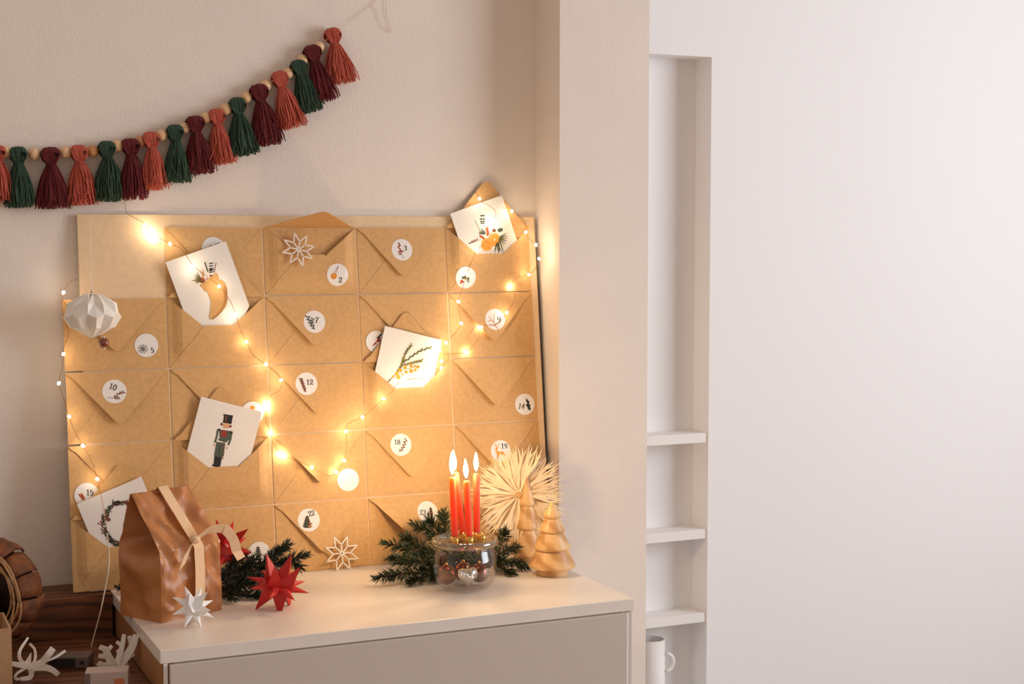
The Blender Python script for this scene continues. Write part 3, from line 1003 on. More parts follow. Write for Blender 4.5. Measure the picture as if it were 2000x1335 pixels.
# pale cable down to the battery box
p1 = BW(209, 1040, 0.022)
pts = [p1, BW(213, 1082, .03), atY(212, 1110, .06), atY(205, 1150, .05), atY(196, 1195, .03), atY(184, 1240, .02), atY(176, 1272, .015)]
Mi = MB_.inverted()
Mesh().tube([Mi @ q for q in spline(pts, 6)], 0.0011, 6).build('cable', 'white_cable', fl, True)
leds = [(283, 438, .012), (292, 452, .007), (301, 464, .006), (332, 476, .013), (378, 519, .019), (428, 559, .018), (461, 614, .016), (481, 667, .014), (519, 711, .012), (549, 742, .013), (522, 787, .007), (522, 797, .006), (529, 845, .008), (547, 886, .007), (557, 890, .008),
        (609, 912, .016), (657, 922, .012), (672, 899, .014), (676, 842, .013), (708, 814, .014), (749, 778, .014), (791, 743, .018), (835, 742, .017), (862, 718, .012), (862, 705, .014), (871, 669, .012), (859, 684, .016), (901, 631, .014), (895, 589, .014), (912, 535, .018), (932, 487, .019), (964, 443, .02), (968, 431, .02), (937, 388, .018),
        (1000, 412, .013), (1027, 453, .014), (1047, 478, .034), (1053, 505, .034), (1033, 536, .013), (998, 560, .006), (990, 610, .013), (940, 638, .006), (912, 687, .008),
        (124, 571, .010), (124, 691, .012), (115, 748, .012), (135, 813, .014), (162, 870, .014), (190, 935, .014)]
bulb_me = Mesh().ball((0, 0, 0), 0.0027, u=8, w=6, sc=(.9, 1.15, .9)).data('bulb', 'led', True)
for x, y, n in leds:
    o = link('bulb', bulb_me, fl)
    o.location = B(x, y, n if n < .0095 else n + 0.008)
    o.rotation_euler = (0, 0, random.uniform(0, 3))

# ================================================================== tassel garland on the wall
GY = WALL_Y - 0.016
tas = [('pink', -6, 285, 3, 392, 50), ('green', 35, 287, 40, 402, 50), ('burgundy', 98, 288, 105, 404, 60), ('pink', 153, 284, 161, 397, 52), ('green', 208, 276, 213, 390, 54), ('burgundy', 254, 271, 261, 387, 50),
       ('pink', 294, 258, 303, 368, 46), ('green', 341, 244, 347, 354, 50), ('burgundy', 379, 227, 393, 337, 54), ('pink', 421, 213, 437, 318, 48), ('green', 461, 191, 478, 301, 56), ('burgundy', 503, 165, 525, 281, 60),
       ('pink', 542, 140, 572, 247, 54), ('green', 579, 118, 608, 217, 50), ('burgundy', 606, 89, 636, 196, 52), ('pink', 647, 55, 668, 161, 62)]
gar = thing('tassel_garland', 'garland of pink, green and burgundy yarn tassels with wooden beads hung on the wall', 'garland', atY(250, 280, GY))
G0 = atY(250, 280, GY)
heads = []
for ci, (colr, hx, hy, bx, by, wpx) in enumerate(tas):
    rnd = random.Random(100 + ci)
    top = atY(hx, hy, GY)
    bot = atY(bx, by, GY)
    ax = (bot - top)
    L = ax.length
    ax.normalize()
    side = ax.cross(Vector((0, 1, 0))).normalized()
    dep = Vector((0, -1, 0))
    hw = 0.0146 * (1.10 if colr == 'burgundy' else 0.97)
    neck = top + ax * (L * 0.27)
    bw = wpx * 1.12 / 1230 / 2
    me = Mesh()

    def loc(q):
        return q - G0
    # yarn folded over the cord, gathered at the neck
    hh = L * 0.27
    for k in range(60):
        sx = rnd.uniform(-1, 1)
        dp = rnd.uniform(.8, 1.05)
        a = []
        for i in range(9):
            ph = PI * i / 8
            lift_ = math.sin(ph)
            sd_ = sx * (0.0062 + (hw - 0.0062) * max(0, lift_) ** .45) * (1 - .10 * lift_ ** 6)
            q = top + ax * (hh * (1 - lift_) + .0065 * sx ** 4 * lift_ + rnd.uniform(-.0004, .0004)) + side * sd_ + dep * (0.0115 * dp * math.cos(ph) * (0.55 + .75 * math.sin(ph) ** .6))
            if q.y > WALL_Y - 0.0012:
                q.y = WALL_Y - 0.0012
            a.append(loc(q))
        me.tube(a, 0.0011, 4)
    cz = top + ax * (L * 0.13)
    # strands of the skirt
    for k in range(190):
        th = rnd.uniform(0, 2 * PI)
        rad = math.sqrt(rnd.uniform(0.05, 1))
        ln = L * rnd.uniform(0.90, 1.04)
        wob = rnd.uniform(-.0045, .0045)
        wo2 = rnd.uniform(-.003, .003)
        a = []
        if rnd.random() < 0.06:
            rad *= 1.2
            wob *= 2.5
        for i in range(7):
            t = i / 6
            fl_ = 0.0065 + (bw - 0.0065) * (0.55 * math.sin(min(1, t * 1.5) * PI / 2) + 0.45 * t)
            q = neck + (ax * ((ln - L * 0.27) * t)) + side * (fl_ * rad * math.cos(th) + wob * math.sin(t * 5 + th) * t) + dep * (min(fl_, .013) * rad * math.sin(th) * 0.95 + wo2 * math.sin(t * 6) * t)
            if q.y > WALL_Y - 0.0015:
                q.y = WALL_Y - 0.0015
            a.append(loc(q))
        me.tube(a, 0.0010, 4)
    o = me.build('tassel', 'yarn_' + colr, gar, True)
    o['label'] = {'pink': 'dusty pink', 'green': 'dark green', 'burgundy': 'burgundy'}[colr] + ' yarn tassel'
    core = Mesh().ball(loc(cz - ax * .001), hw * 0.86, sc=(.98, .72, .9), u=10, w=8)
    core.tube([loc(neck + ax * .002), loc(neck + ax * (L * .3)), loc(neck + ax * (L * .62))], [0.0045, bw * .34, bw * .40], 8)
    core.build('core', 'yarn_' + colr, o, True)
    wr = Mesh()
    for k in range(3):
        c_ = neck + ax * (0.0018 * (k - 1))
        wr.tube([loc(c_ + side * (0.0078 * math.cos(2 * PI * j / 12)) + dep * (0.0070 * math.sin(2 * PI * j / 12))) for j in range(13)], 0.0011, 4)
    wr.build('wrap', 'yarn_' + colr, o, True)
    heads.append(top + ax * 0.010)
beads = [(11, 297, 0), (67, 301, 0), (128, 298, 0), (181, 295, 1), (229, 285, 0), (273, 277, 1), (316, 264, 0), (361, 250, 0), (402, 230, 0), (441, 213, 0), (481, 190, 0), (519, 167, 0), (562, 143, 0), (591, 117, 0), (623, 92, 0)]
bm_l = Mesh().ball((0, 0, 0), 0.0096, u=16, w=10, sc=(1, 1, 1.02)).data('bead', 'bead_light', True)
bm_d = Mesh().ball((0, 0, 0), 0.0096, u=16, w=10, sc=(1, 1, 1.02)).data('bead', 'bead_dark', True)
path = [heads[0]]
for i, (x, y, dk) in enumerate(beads):
    o = link('bead', bm_d if dk else bm_l, gar)
    o.location = atY(x, y, GY + 0.004) - G0
    o.rotation_euler = (random.uniform(0, 3), random.uniform(0, 3), 0)
    path += [atY(x, y, GY + 0.004), heads[i + 1]]
Mesh().tube([p - G0 for p in spline(path, 4)], 0.0009, 5).build('cord', 'cord', gar, True)
tail = [heads[-1], atY(690, 36, WALL_Y - .004), atY(726, 8, WALL_Y - .003), atY(752, -12, WALL_Y - .003), atY(754, 25, WALL_Y - .003), atY(764, 62, WALL_Y - .003), atY(746, 50, WALL_Y - .003), atY(735, 22, WALL_Y - .003), atY(726, 8, WALL_Y - .003)]
Mesh().tube([p - G0 for p in spline(tail, 6)], 0.0004, 4).build('hanging_thread', 'cord', gar, True)

# ================================================================== white folded paper ball
pc = BW(180, 616, 0.052)
pb = thing('paper_ball_ornament', 'white folded paper ball with amber bead hanging from a thread at left', 'ornament', pc)
NP = 10
RB = 0.0455
top_ = BW(180, 573, .052).z - pc.z
bot_ = BW(180, 661, .052).z - pc.z
me = Mesh()
vv = []


def ring(r0, r1, z0, z1, off=0.0):
    s_ = len(vv)
    for j in range(2 * NP):
        a = 2 * PI * (j + off) / (2 * NP)
        r, z = (r0, z0) if j % 2 == 0 else (r1, z1)
        vv.append((r * math.cos(a), r * math.sin(a), z))
    return s_


rings = [ring(0.006, 0.012, top_ - .003, top_), ring(RB * .84, RB * .58, top_ * .56, top_ * .62), ring(RB * .90, RB * 1.0, .004, -.002), ring(RB * .60, RB * .80, bot_ * .54, bot_ * .48), ring(RB * .12, RB * .20, bot_ * .93, bot_ * .90)]
ff = []
for a, b in zip(rings[:-1], rings[1:]):
    for j in range(2 * NP):
        k = (j + 1) % (2 * NP)
        if j % 2 == 0:
            ff += [(a + j, a + k, b + j), (a + k, b + k, b + j)]
        else:
            ff += [(a + j, a + k, b + k), (a + j, b + k, b + j)]
vv.append((0, 0, bot_))
for j in range(2 * NP):
    ff.append((rings[-1] + j, rings[-1] + (j + 1) % (2 * NP), len(vv) - 1))
me.add(vv, ff)
o = me.build('folded_paper', 'paper_ivory', pb)
sd = o.modifiers.new('thickness', 'SOLIDIFY')
sd.thickness = 0.0005
th0 = BW(176, 424, .004)
Mesh().tube([Vector((0, 0, bot_ * .9)), Vector((0, 0, top_ + .004)), th0 - pc], 0.00035, 4).build('thread', 'paper_white', pb)
Mesh().ball((0, 0, top_ + .004), 0.0026).build('clasp', 'silver', pb, True)
gb = BW(203, 669, .052) - pc
g = Mesh().ball(gb, 0.0082, u=14, w=10).build('glass_bead', 'brown_glass', pb, True)
Mesh().ball(gb + Vector((0, 0, .0086)), 0.0022).build('bead_cap', 'silver', g, True)
Mesh().ball(gb - Vector((0, 0, .0086)), 0.0022).build('bead_cap', 'silver', g, True)
Mesh().tube([gb + Vector((0, 0, .009)), gb + Vector((-.006, 0, .012)), Vector((0, 0, bot_))], 0.0005, 4).build('bead_thread', 'silver', pb)


# ================================================================== flat white star ornaments
def flat_star(label, M, rad, rot):
    me = Mesh()
    wd, th = 0.0021, 0.0022

    def bar(a, b):
        d_ = Vector((b[0] - a[0], b[1] - a[1], 0))
        l = d_.length
        an = math.atan2(d_.y, d_.x)
        me.box((l / 2, 0, 0), (l + wd * .8, wd, th), 0, Matrix.Translation((a[0], a[1], 0)) @ Matrix.Rotation(an, 4, 'Z'))
    for k in range(8):
        a = R(rot) + k * PI / 4
        tip = (rad * math.cos(a), rad * math.sin(a))
        i0 = (.50 * rad * math.cos(a - PI / 8), .50 * rad * math.sin(a - PI / 8))
        i1 = (.50 * rad * math.cos(a + PI / 8), .50 * rad * math.sin(a + PI / 8))
        bar((0, 0), i0)
        bar(i0, tip)
        bar(i1, tip)
    o = me.build('star_ornament', 'star_white')
    o.matrix_world = M
    return tag(o, label, 'ornament', 'flat white star ornaments')


c = B(583, 487, 0.0125)
flat_star('flat white openwork star peeking out of the envelope with sticker 2', MB_ @ Matrix.Translation(c) @ Matrix.Rotation(R(-6), 4, 'X'), 0.0285, 10)
c = BW(668, 1085, 0.010)
flat_star('flat white openwork star standing on the cabinet against the board', Matrix.Translation((c.x, c.y, 0.0278)) @ Matrix.Rotation(PI / 2 - R(14), 4, 'X'), 0.0300, 22.5)


# ================================================================== gift bag
def bag():
    c0 = Vector((0.234, -0.145, 0))
    e1 = Vector((0.100, 0.046, 0))
    e2 = Vector((-0.0455, 0.077, 0))
    t = thing('gift_bag', 'brown paper gift bag tied with a cream ribbon on the cabinet corner', 'bag', c0 + (e1 + e2) / 2)
    O = c0 + (e1 + e2) / 2

    def P(u, v, z):      # u along the front 0..1, v into depth 0..1
        return c0 + e1 * u + e2 * v + Vector((0, 0, z)) - O
    rnd = random.Random(4)
    nu, nz = 30, 44
    H1, H2 = 0.106, 0.186

    def front(u, z, back=False):
        v0 = 1.0 if back else 0.0
        bulge = 0.05 * math.sin(PI * u) * math.sin(PI * min(1, z / H1))
        v = v0 + (bulge if back else -bulge * .6)
        if z > H1:
            k = (z - H1) / (H2 - H1)
            vr = 0.66
            v = v0 + (vr + (0.012 if back else -0.012) - v0) * k
            u = u + (0.03 * k if u < .5 else -0.02 * k)
            u = u - 0.06 * k
        return P(u, v, z)
    me = Mesh()
    grids = {}
    for nm, bk in (('f', False), ('b', True)):
        vs_ = []
        for i in range(nz + 1):
            z = H2 * i / nz
            for j in range(nu + 1):
                u = j / nu
                q = front(u, z, bk)
                k1 = math.sin(min(1, z / .02) * PI / 2)
                nz1 = mnoise.noise(Vector((u * 2.6 + (7 if bk else 0), z * 26, 1.3)))
                nz2 = 0.35 - abs(mnoise.noise(Vector((u * 3.2 + z * 22, z * 20 - u * 2.0, 5.1 + (3 if bk else 0)))))
                nz3 = mnoise.noise(Vector((u * 9, z * 90, 2.2)))
                edge = 0.35 if j in (0, nu) else 1.0
                q = q + e2.normalized() * ((0.007 * nz1 - 0.013 * nz2 + 0.0018 * nz3 + .002) * k1 * edge * (-1 if bk else 1))
                vs_.append(q)
        grids[nm] = vs_
        me.add(vs_, [(i * (nu + 1) + j, i * (nu + 1) + j + 1, (i + 1) * (nu + 1) + j + 1, (i + 1) * (nu + 1) + j) for i in range(nz) for j in range(nu)])
    # gusseted sides: a centre crease folded inwards towards the top
    for sd_, j in ((0, 0), (1, nu)):
        vs_, ff = [], []
        nn_ = 13
        for i in range(nz + 1):
            z = H2 * i / nz
            a = grids['f'][i * (nu + 1) + j]
            b = grids['b'][i * (nu + 1) + j]
            inw = e1.normalized() * (1 if sd_ == 0 else -1)
            dep = 0.060 * sst((z - 0.090) / 0.030) * (1 - 0.6 * max(0, (z - .14) / .046)) - 0.014 * math.exp(-((z - 0.080) / .016) ** 2)
            for k in range(nn_):
                s_ = k / (nn_ - 1)
                tri = 1 - abs(2 * s_ - 1)
                q = a.lerp(b, s_) + inw * (dep * tri) + inw * ((0.008 * mnoise.noise(Vector((s_ * 2.5, z * 28, 9.0 + sd_))) - 0.012 * (.35 - abs(mnoise.noise(Vector((s_ * 3 + z * 18, z * 22, 4.0 + sd_))))) + .003) * min(1, 3 * tri) * min(1, z / .02))
                vs_.append(q)
        for i in range(nz):
            for k in range(nn_ - 1):
                ff.append((i * nn_ + k, i * nn_ + k + 1, (i + 1) * nn_ + k + 1, (i + 1) * nn_ + k))
        me.add(vs_, ff)
    me.add([P(0, 0, 0.0003), P(1, 0, .0003), P(1, 1, .0003), P(0, 1, .0003)], [(0, 1, 2, 3)])
    o = me.build('bag_body', 'bag_paper', t)
    bm = bmesh.new()
    bm.from_mesh(o.data)
    bmesh.ops.remove_doubles(bm, verts=bm.verts[:], dist=0.0005)
    bmesh.ops.recalc_face_normals(bm, faces=bm.faces[:])
    bm.to_mesh(o.data)
    bm.free()
    smooth_by_angle(o, 38)
    fn = (e1.cross(Vector((0, 0, 1)))).normalized()      # outward from the front
    if fn.y > 0:
        fn = -fn

    def strip(pts, wdir, wd, name, parent, th=0.0006):
        m2 = Mesh()
        L_, R_ = [], []
        sp = spline(pts, 6)
        vs_ = []
        for i, q in enumerate(sp):
            w_ = wdir[min(i * len(wdir) // len(sp), len(wdir) - 1)] if isinstance(wdir, list) else wdir
            vs_ += [q - w_ * wd / 2, q + w_ * wd / 2]
        m2.add(vs_, [(2 * i, 2 * i + 1, 2 * i + 3, 2 * i + 2) for i in range(len(sp) - 1)])
        o2 = m2.build(name, 'ribbon', parent)
        s2 = o2.modifiers.new('thickness', 'SOLIDIFY')
        s2.thickness = th
        return o2
    ue = e1.normalized()
    W0 = 0.0175
    ub = 0.56
    rb = []
    for i in range(0, 17):
        z = H2 * i / 16
        rb.append(front(ub + 0.02 * math.sin(z * 20), z) + fn * 0.0075 + Vector((0, 0, 0.001)))
    rb.append(front(ub, H2) + Vector((0, 0, 0.004)) - fn * .001)
    rb.append(front(ub, H2 - .02, True) - fn * .008)
    ro = strip(rb, ue, W0, 'ribbon_band', t)
    kz = H1 + 0.010
    kn = front(ub, kz) + fn * 0.011
    Mesh().ball(kn, 0.0075, sc=(1.1, .8, .9), u=10, w=8).build('ribbon_knot', 'ribbon', t, True)
    dn = Vector((0, 0, -1))
    # tails of the bow
    t1 = [kn, kn + ue * -0.010 + dn * 0.004 + fn * .006, kn + ue * -0.022 + dn * .016 + fn * .010, kn + ue * -0.030 + dn * 0.036 + fn * .008]
    strip(t1, (ue * .75 + Vector((0, 0, .6))).normalized(), 0.0155, 'ribbon_tail', t)
    t2 = [kn + ue * .002, kn + ue * .016 + Vector((0, 0, .013)) + fn * .012, kn + ue * 0.040 + Vector((0, 0, .012)) + fn * .018, kn + ue * .058 + dn * .006 + fn * .016, kn + ue * 0.068 + dn * 0.026 + fn * .012, kn + ue * .078 + dn * .040 + fn * .010]
    strip(t2, [(Vector((0, 0, 1)) * .8 + fn * .6).normalized(), (Vector((0, 0, .9)) + fn * .5).normalized(), (ue * .55 + fn * .4 + Vector((0, 0, .65))).normalized(), (ue * .85 + fn * .3 + Vector((0, 0, .25))).normalized(), (ue * .9 + Vector((0, 0, .25))).normalized()], 0.0155, 'ribbon_tail', t)


bag()


# ================================================================== folded paper stars
def paper_star(label, c, rad, m, seed, tilt, cones=5, group='folded paper stars'):
    rnd = random.Random(seed)
    M = Matrix.Translation(c) @ Matrix.Rotation(tilt[0], 4, 'X') @ Matrix.Rotation(tilt[1], 4, 'Y') @ Matrix.Rotation(tilt[2], 4, 'Z')
    t = thing('paper_star', label, 'paper star', M, group)
    core = Mesh()
    a_ = rad * .40
    core.prism([(a_ * math.cos(R(22.5 + 45 * i)), a_ * math.sin(R(22.5 + 45 * i))) for i in range(8)], -rad * .10, rad * .10)
    core.build('core', m, t)
    # flat outer points: folded triangles, two layers with a ridge
    w = rad * .17
    pt = Mesh().add([(0, -w, rad * .07), (0, w, rad * .07), (rad * .66, w * .35, 0), (rad * .10, 0, rad * .13), (0, -w, -rad * .07), (0, w, -rad * .07)],
                    [(0, 2, 3), (3, 2, 1), (0, 3, 1), (4, 5, 2), (0, 4, 2), (5, 1, 2), (0, 1, 5, 4)])
    pm = pt.data('point', m)
    for i in range(8):
        o = link('point', pm, t)
        a = 2 * PI * i / 8
        o.location = (rad * .34 * math.cos(a), rad * .34 * math.sin(a), 0)
        o.rotation_euler = (0, 0, a + 0.0)
    # raised cone points on both faces
    b = rad * .32
    cn = Mesh().add([(b, 0, 0), (-b * .5, b * .9, 0), (-b * .5, -b * .9, 0), (b * 1.1, b * .4, rad * .78)], [(0, 1, 3), (1, 2, 3), (2, 0, 3), (0, 2, 1)])
    cm = cn.data('cone', m)
    for sgn in (1, -1):
        for i in range(4):
            o = link('cone', cm, t)
            a = 2 * PI * i / 4 + (0.39 if sgn > 0 else 0.1)
            o.location = (rad * .22 * math.cos(a), rad * .22 * math.sin(a), sgn * rad * .08)
            o.rotation_euler = (0 if sgn > 0 else PI, 0, a if sgn > 0 else -a)
            o.rotation_euler = Matrix.Rotation(a, 4, 'Z').to_euler() if sgn > 0 else (Matrix.Rotation(a, 4, 'Z') @ Matrix.Rotation(PI, 4, 'X')).to_euler()
    return t


c = atZ(377, 1190, 0.024)
paper_star('white folded paper star leaning at the foot of the gift bag', (c.x, c.y, 0.0275), 0.034, 'paper_white', 2, (R(62), R(10), R(12)))
c = atZ(543, 1152, 0.028)
paper_star('red folded paper star lying in front of the fir branch', (c.x, c.y, 0.036), 0.050, 'paper_red', 3, (R(17), R(7), R(12)))
c = atY(440, 1066, 0.035)
paper_star('red folded paper star resting on fir behind the gift bag', (c.x, c.y, c.z), 0.047, 'paper_red', 5, (R(70), R(25), R(14)))


# ================================================================== fir branches
def fir(label, paths, seed, dens=1.0, m='needle', nl=0.019, droop=0.25):
    """paths: list of polylines (world), the first being the main stem"""
    rnd = random.Random(seed)
    P0 = Vector(paths[0][0])
    t = thing('fir_branch', label, 'fir branch', P0, 'fir branches on the cabinet')
    st, nd = Mesh(), Mesh()
    for pi_, pth in enumerate(paths):
        sp = spline([Vector(p) for p in pth], 8)
        rs = [max(0.0006, (0.0022 if pi_ == 0 else 0.0013) * (1 - .7 * i / len(sp))) for i in range(len(sp))]
        st.tube([p - P0 for p in sp], rs, 5)
        tot = sum((b - a).length for a, b in zip(sp[:-1], sp[1:]))
        cnt = int(tot / 0.00036 * dens)
        for i in range(cnt):
            f_ = (i + rnd.random()) / cnt
            j = min(int(f_ * (len(sp) - 1)), len(sp) - 2)
            u = f_ * (len(sp) - 1) - j
            p = sp[j].lerp(sp[j + 1], u)
            tg = (sp[j + 1] - sp[j]).normalized()
            a = tg.cross(Vector((0, 0, 1)))
            if a.length < .05:
                a = tg.cross(Vector((1, 0, 0)))
            a.normalize()
            b = a.cross(tg)
            an = rnd.uniform(0, 2 * PI)
            rad = a * math.cos(an) + b * (math.sin(an) * .8)
            fwd = rnd.uniform(.45, 1.0) if f_ < .93 else rnd.uniform(1.2, 2.4)
            d_ = (rad + tg * fwd + Vector((0, 0, -droop * rnd.random()))).normalized()
            l = nl * rnd.uniform(.7, 1.1)
            if f_ > .85:
                l *= .85
            e = p + d_ * l
            if e.z < 0.0006:
                e.z = 0.0006 + rnd.random() * .001
            wv = d_.cross(Vector((rnd.uniform(-1, 1), rnd.uniform(-1, 1), rnd.uniform(-1, 1)))).normalized() * 0.00105
            w2 = d_.cross(wv).normalized() * 0.00045
            mid = p.lerp(e, .55)
            nd.add([p - P0 - wv * .5, p - P0 + wv * .5, mid - P0 + wv, mid - P0 - wv, mid - P0 + w2, e - P0], [(0, 1, 2, 4), (0, 4, 3), (2, 5, 4), (3, 4, 5), (0, 3, 2, 1), (3, 5, 2)])
    st.build('stem', 'twig', t, True)
    n_ = nd.build('needles', m, t)
    n_['kind'] = 'stuff'
    return t


def Y(x, y, yy):
    q = atY(x, y, yy)
    if q.z < 0.004:
        q = atZ(x, y, 0.004)
    return q


fir('fir branch reaching left along the cabinet beside the glass jar',
    [[Y(905, 1100, -.03), Y(850, 1112, -.04), Y(790, 1118, -.05), Y(737, 1128, -.055)], [Y(850, 1112, -.04), Y(820, 1128, -.065), Y(800, 1133, -.07)], [Y(870, 1108, -.035), Y(820, 1098, -.03), Y(775, 1098, -.03)],
     [Y(880, 1110, -.04), Y(845, 1128, -.07)], [Y(880, 1102, -.03), Y(840, 1108, -.02)]], 1)
fir('fir branch with raised tips left of the jar, over sticker 23',
    [[Y(900, 1085, .02), Y(850, 1080, .025), Y(800, 1072, .03), Y(752, 1060, .035)], [Y(840, 1078, .03), Y(808, 1058, .04), Y(790, 1048, .045)], [Y(850, 1080, .02), Y(800, 1088, .0), Y(765, 1090, -.01)], [Y(870, 1085, .0), Y(830, 1095, -.01)]], 2)
fir('fir branch standing up behind the red candles',
    [[Y(900, 1085, .03), Y(865, 1055, .045), Y(835, 1035, .055), Y(808, 1022, .06)], [Y(885, 1075, .04), Y(868, 1030, .055), Y(866, 1000, .065)], [Y(880, 1070, .05), Y(850, 1030, .06), Y(838, 1012, .065)], [Y(900, 1070, .05), Y(900, 1020, .065), Y(903, 990, .07)], [Y(890, 1075, .03), Y(840, 1050, .03)]], 3)
fir('fir sprig lying directly behind the glass jar',
    [[Y(960, 1105, -.06), Y(930, 1098, -.05), Y(895, 1092, -.04), Y(850, 1090, -.035)], [Y(940, 1100, -.05), Y(905, 1112, -.06), Y(870, 1116, -.065)], [Y(935, 1095, -.04), Y(915, 1078, -.03), Y(890, 1072, -.03)], [Y(925, 1095, -.05), Y(945, 1080, -.03), Y(965, 1068, -.02)]], 14, 1.1)
fir('fir branch reaching right in front of the wooden trees',
    [[Y(930, 1085, -.03), Y(970, 1092, -.035), Y(1005, 1098, -.04), Y(1026, 1106, -.045)], [Y(960, 1090, -.03), Y(985, 1075, -.02), Y(1008, 1068, -.015)], [Y(960, 1095, -.04), Y(985, 1112, -.06), Y(1000, 1120, -.065)], [Y(950, 1090, -.03), Y(985, 1095, -.05)], [Y(945, 1075, -.02), Y(980, 1050, -.01), Y(985, 1040, -.01)]], 4, 1.15)
fir('fir branch with forked tips pointing right beside the gift bag',
    [[Y(430, 1140, -.01), Y(490, 1118, .0), Y(545, 1098, .01), Y(598, 1082, .015)], [Y(500, 1114, .0), Y(540, 1080, .02), Y(562, 1063, .03)], [Y(540, 1100, .01), Y(572, 1100, .0), Y(585, 1108, -.005)], [Y(470, 1125, .0), Y(520, 1092, .02), Y(545, 1075, .03)]], 6, 0.95, 'needle_dark', 0.018)
fir('dark fir branch lying behind the red paper star',
    [[Y(420, 1150, -.02), Y(470, 1145, -.025), Y(520, 1140, -.025), Y(560, 1128, -.02)], [Y(440, 1148, -.02), Y(480, 1160, -.05), Y(510, 1163, -.06)], [Y(430, 1135, .0), Y(470, 1108, .01), Y(500, 1090, .02)], [Y(430, 1130, .0), Y(450, 1105, .02), Y(478, 1080, .03)], [Y(430, 1155, -.04), Y(455, 1165, -.07)], [Y(450, 1140, -.01), Y(500, 1128, -.02), Y(545, 1118, -.02)]], 7, 1.25, 'needle_dark', 0.018)
fir('small fir tip poking out left behind the gift bag',
    [[Y(300, 1140, .05), Y(265, 1143, .06), Y(232, 1146, .068)]], 8, 1.2, 'needle_dark', 0.013)

# ================================================================== glass jar with candles
jp = atZ(908, 1150, 0)
jar = thing('glass_jar', 'round clear glass jar with flat lid, filled with baubles, under the red candles', 'jar', (jp.x, jp.y, 0))
prof = [(0.0, 0.001), (0.030, 0.001), (0.036, 0.003), (0.044, 0.010), (0.0500, 0.022), (0.0520, 0.036), (0.0512, 0.052), (0.0485, 0.064), (0.0470, 0.069), (0.0475, 0.072),
        (0.0450, 0.072), (0.0445, 0.069), (0.0462, 0.063), (0.0490, 0.051), (0.0498, 0.036), (0.0478, 0.023), (0.042, 0.012), (0.034, 0.006), (0.0, 0.005)]
o = Mesh().lathe(prof, 48).build('jar_body', 'glass', jar, True)
lid = [(0.0, 0.0740), (0.043, 0.0740), (0.0445, 0.0725), (0.0520, 0.0722), (0.0540, 0.0745), (0.0542, 0.0795), (0.0525, 0.083), (0.0490, 0.0840), (0.0465, 0.083), (0.0450, 0.0795), (0.0435, 0.0775), (0.0, 0.0770)]
o = Mesh().lathe(lid, 48).build('lid', 'glass_lid', jar, True)
LZ = 0.0772
cands = [((889, 1044), (883.5, 931), -0.012), ((905, 1040), (889.5, 921), 0.016), ((917.5, 1051), (911, 938), -0.020), ((931.5, 1043), (930, 924), 0.004)]
JV = Vector((jp.x, jp.y, 0))


def tube_at(p):
    Mesh().lathe([(0.0055, 0), (0.0062, .001), (0.0062, 0.0125), (0.0054, 0.0125), (0.0054, 0.002)], 14, c=(p.x - jp.x, p.y - jp.y, LZ)).build('candle_tube', 'brass', jar, True)


labs = ['lit red taper candle, leftmost on the glass jar', 'lit red taper candle standing behind the leftmost one', 'lit red taper candle nearest the viewer, shortest flame', 'lit red taper candle, rightmost on the glass jar']
for i, ((bx, by), (tx, ty), dy) in enumerate(cands):
    bp = atY(bx, by, jp.y + dy)
    tp = atY(tx, ty, jp.y + dy)
    base = Vector((bp.x, bp.y, LZ))
    tube_at(base)
    b0 = base + Vector((0, 0, 0.0022))
    ax = (tp - b0)
    L = ax.length
    q = Vector((0, 0, 1)).rotation_difference(ax.normalized())
    M = Matrix.Translation(b0) @ q.to_matrix().to_4x4()
    t = thing('candle', labs[i], 'candle', M, 'red taper candles on the jar')
    r = 0.0052
    Mesh().lathe([(0.0, 0), (r, 0.0), (r * 1.08, 0.012), (r * 1.08, L * .5), (r, L - .003), (r * .8, L - .0006), (r * .5, L), (0, L - 0.001)], 18).build('wax', 'wax', t, True)
    Mesh().tube([(0, 0, L - .002), (0.0003, 0, L + .003), (0.001, 0, L + .006)], 0.0006, 5).build('wick', 'wick', t)
    fh = [0.036, 0.033, 0.032, 0.031][i]
    fr = [(0.0, 0.0), (0.0022, .004), (0.0036, .010), (0.0039, .014), (0.0032, .021), (0.0015, .029), (0.0, .034)]
    fl_o = Mesh().lathe([(a, b * fh / .034) for a, b in fr], 14, c=(0, 0, L + .0035)).build('flame', 'flame', t, True)
for x, y, dy in ((901, 1046, .028), (919, 1042, .03), (941, 1049, -.01)):
    bp = atY(x, y, jp.y + dy)
    tube_at(Vector((bp.x, bp.y, 0)))


def bauble(px, py, dy, r, m, label):
    q = atY(px, py, jp.y + dy)
    o_ = thing('bauble', label, 'bauble', (q.x, q.y, 0.0055), 'baubles inside the jar')
    z = max(r, q.z - .0055)
    Mesh().ball((0, 0, z), r, u=18, w=12).build('ball', m, o_, True)
    Mesh().lathe([(.0025, 0), (.0025, .004), (.001, .005)], 10, c=(0, 0, z + r - .001)).build('cap', 'brass', o_, True)


bauble(872, 1122, .012, 0.0160, 'copper_ball', 'dark copper bauble at the left inside the jar')
bauble(936, 1122, .014, 0.0155, 'copper_ball', 'copper bauble at the right inside the jar')
bauble(905, 1118, .030, 0.0160, 'copper_ball', 'copper bauble at the back inside the jar')
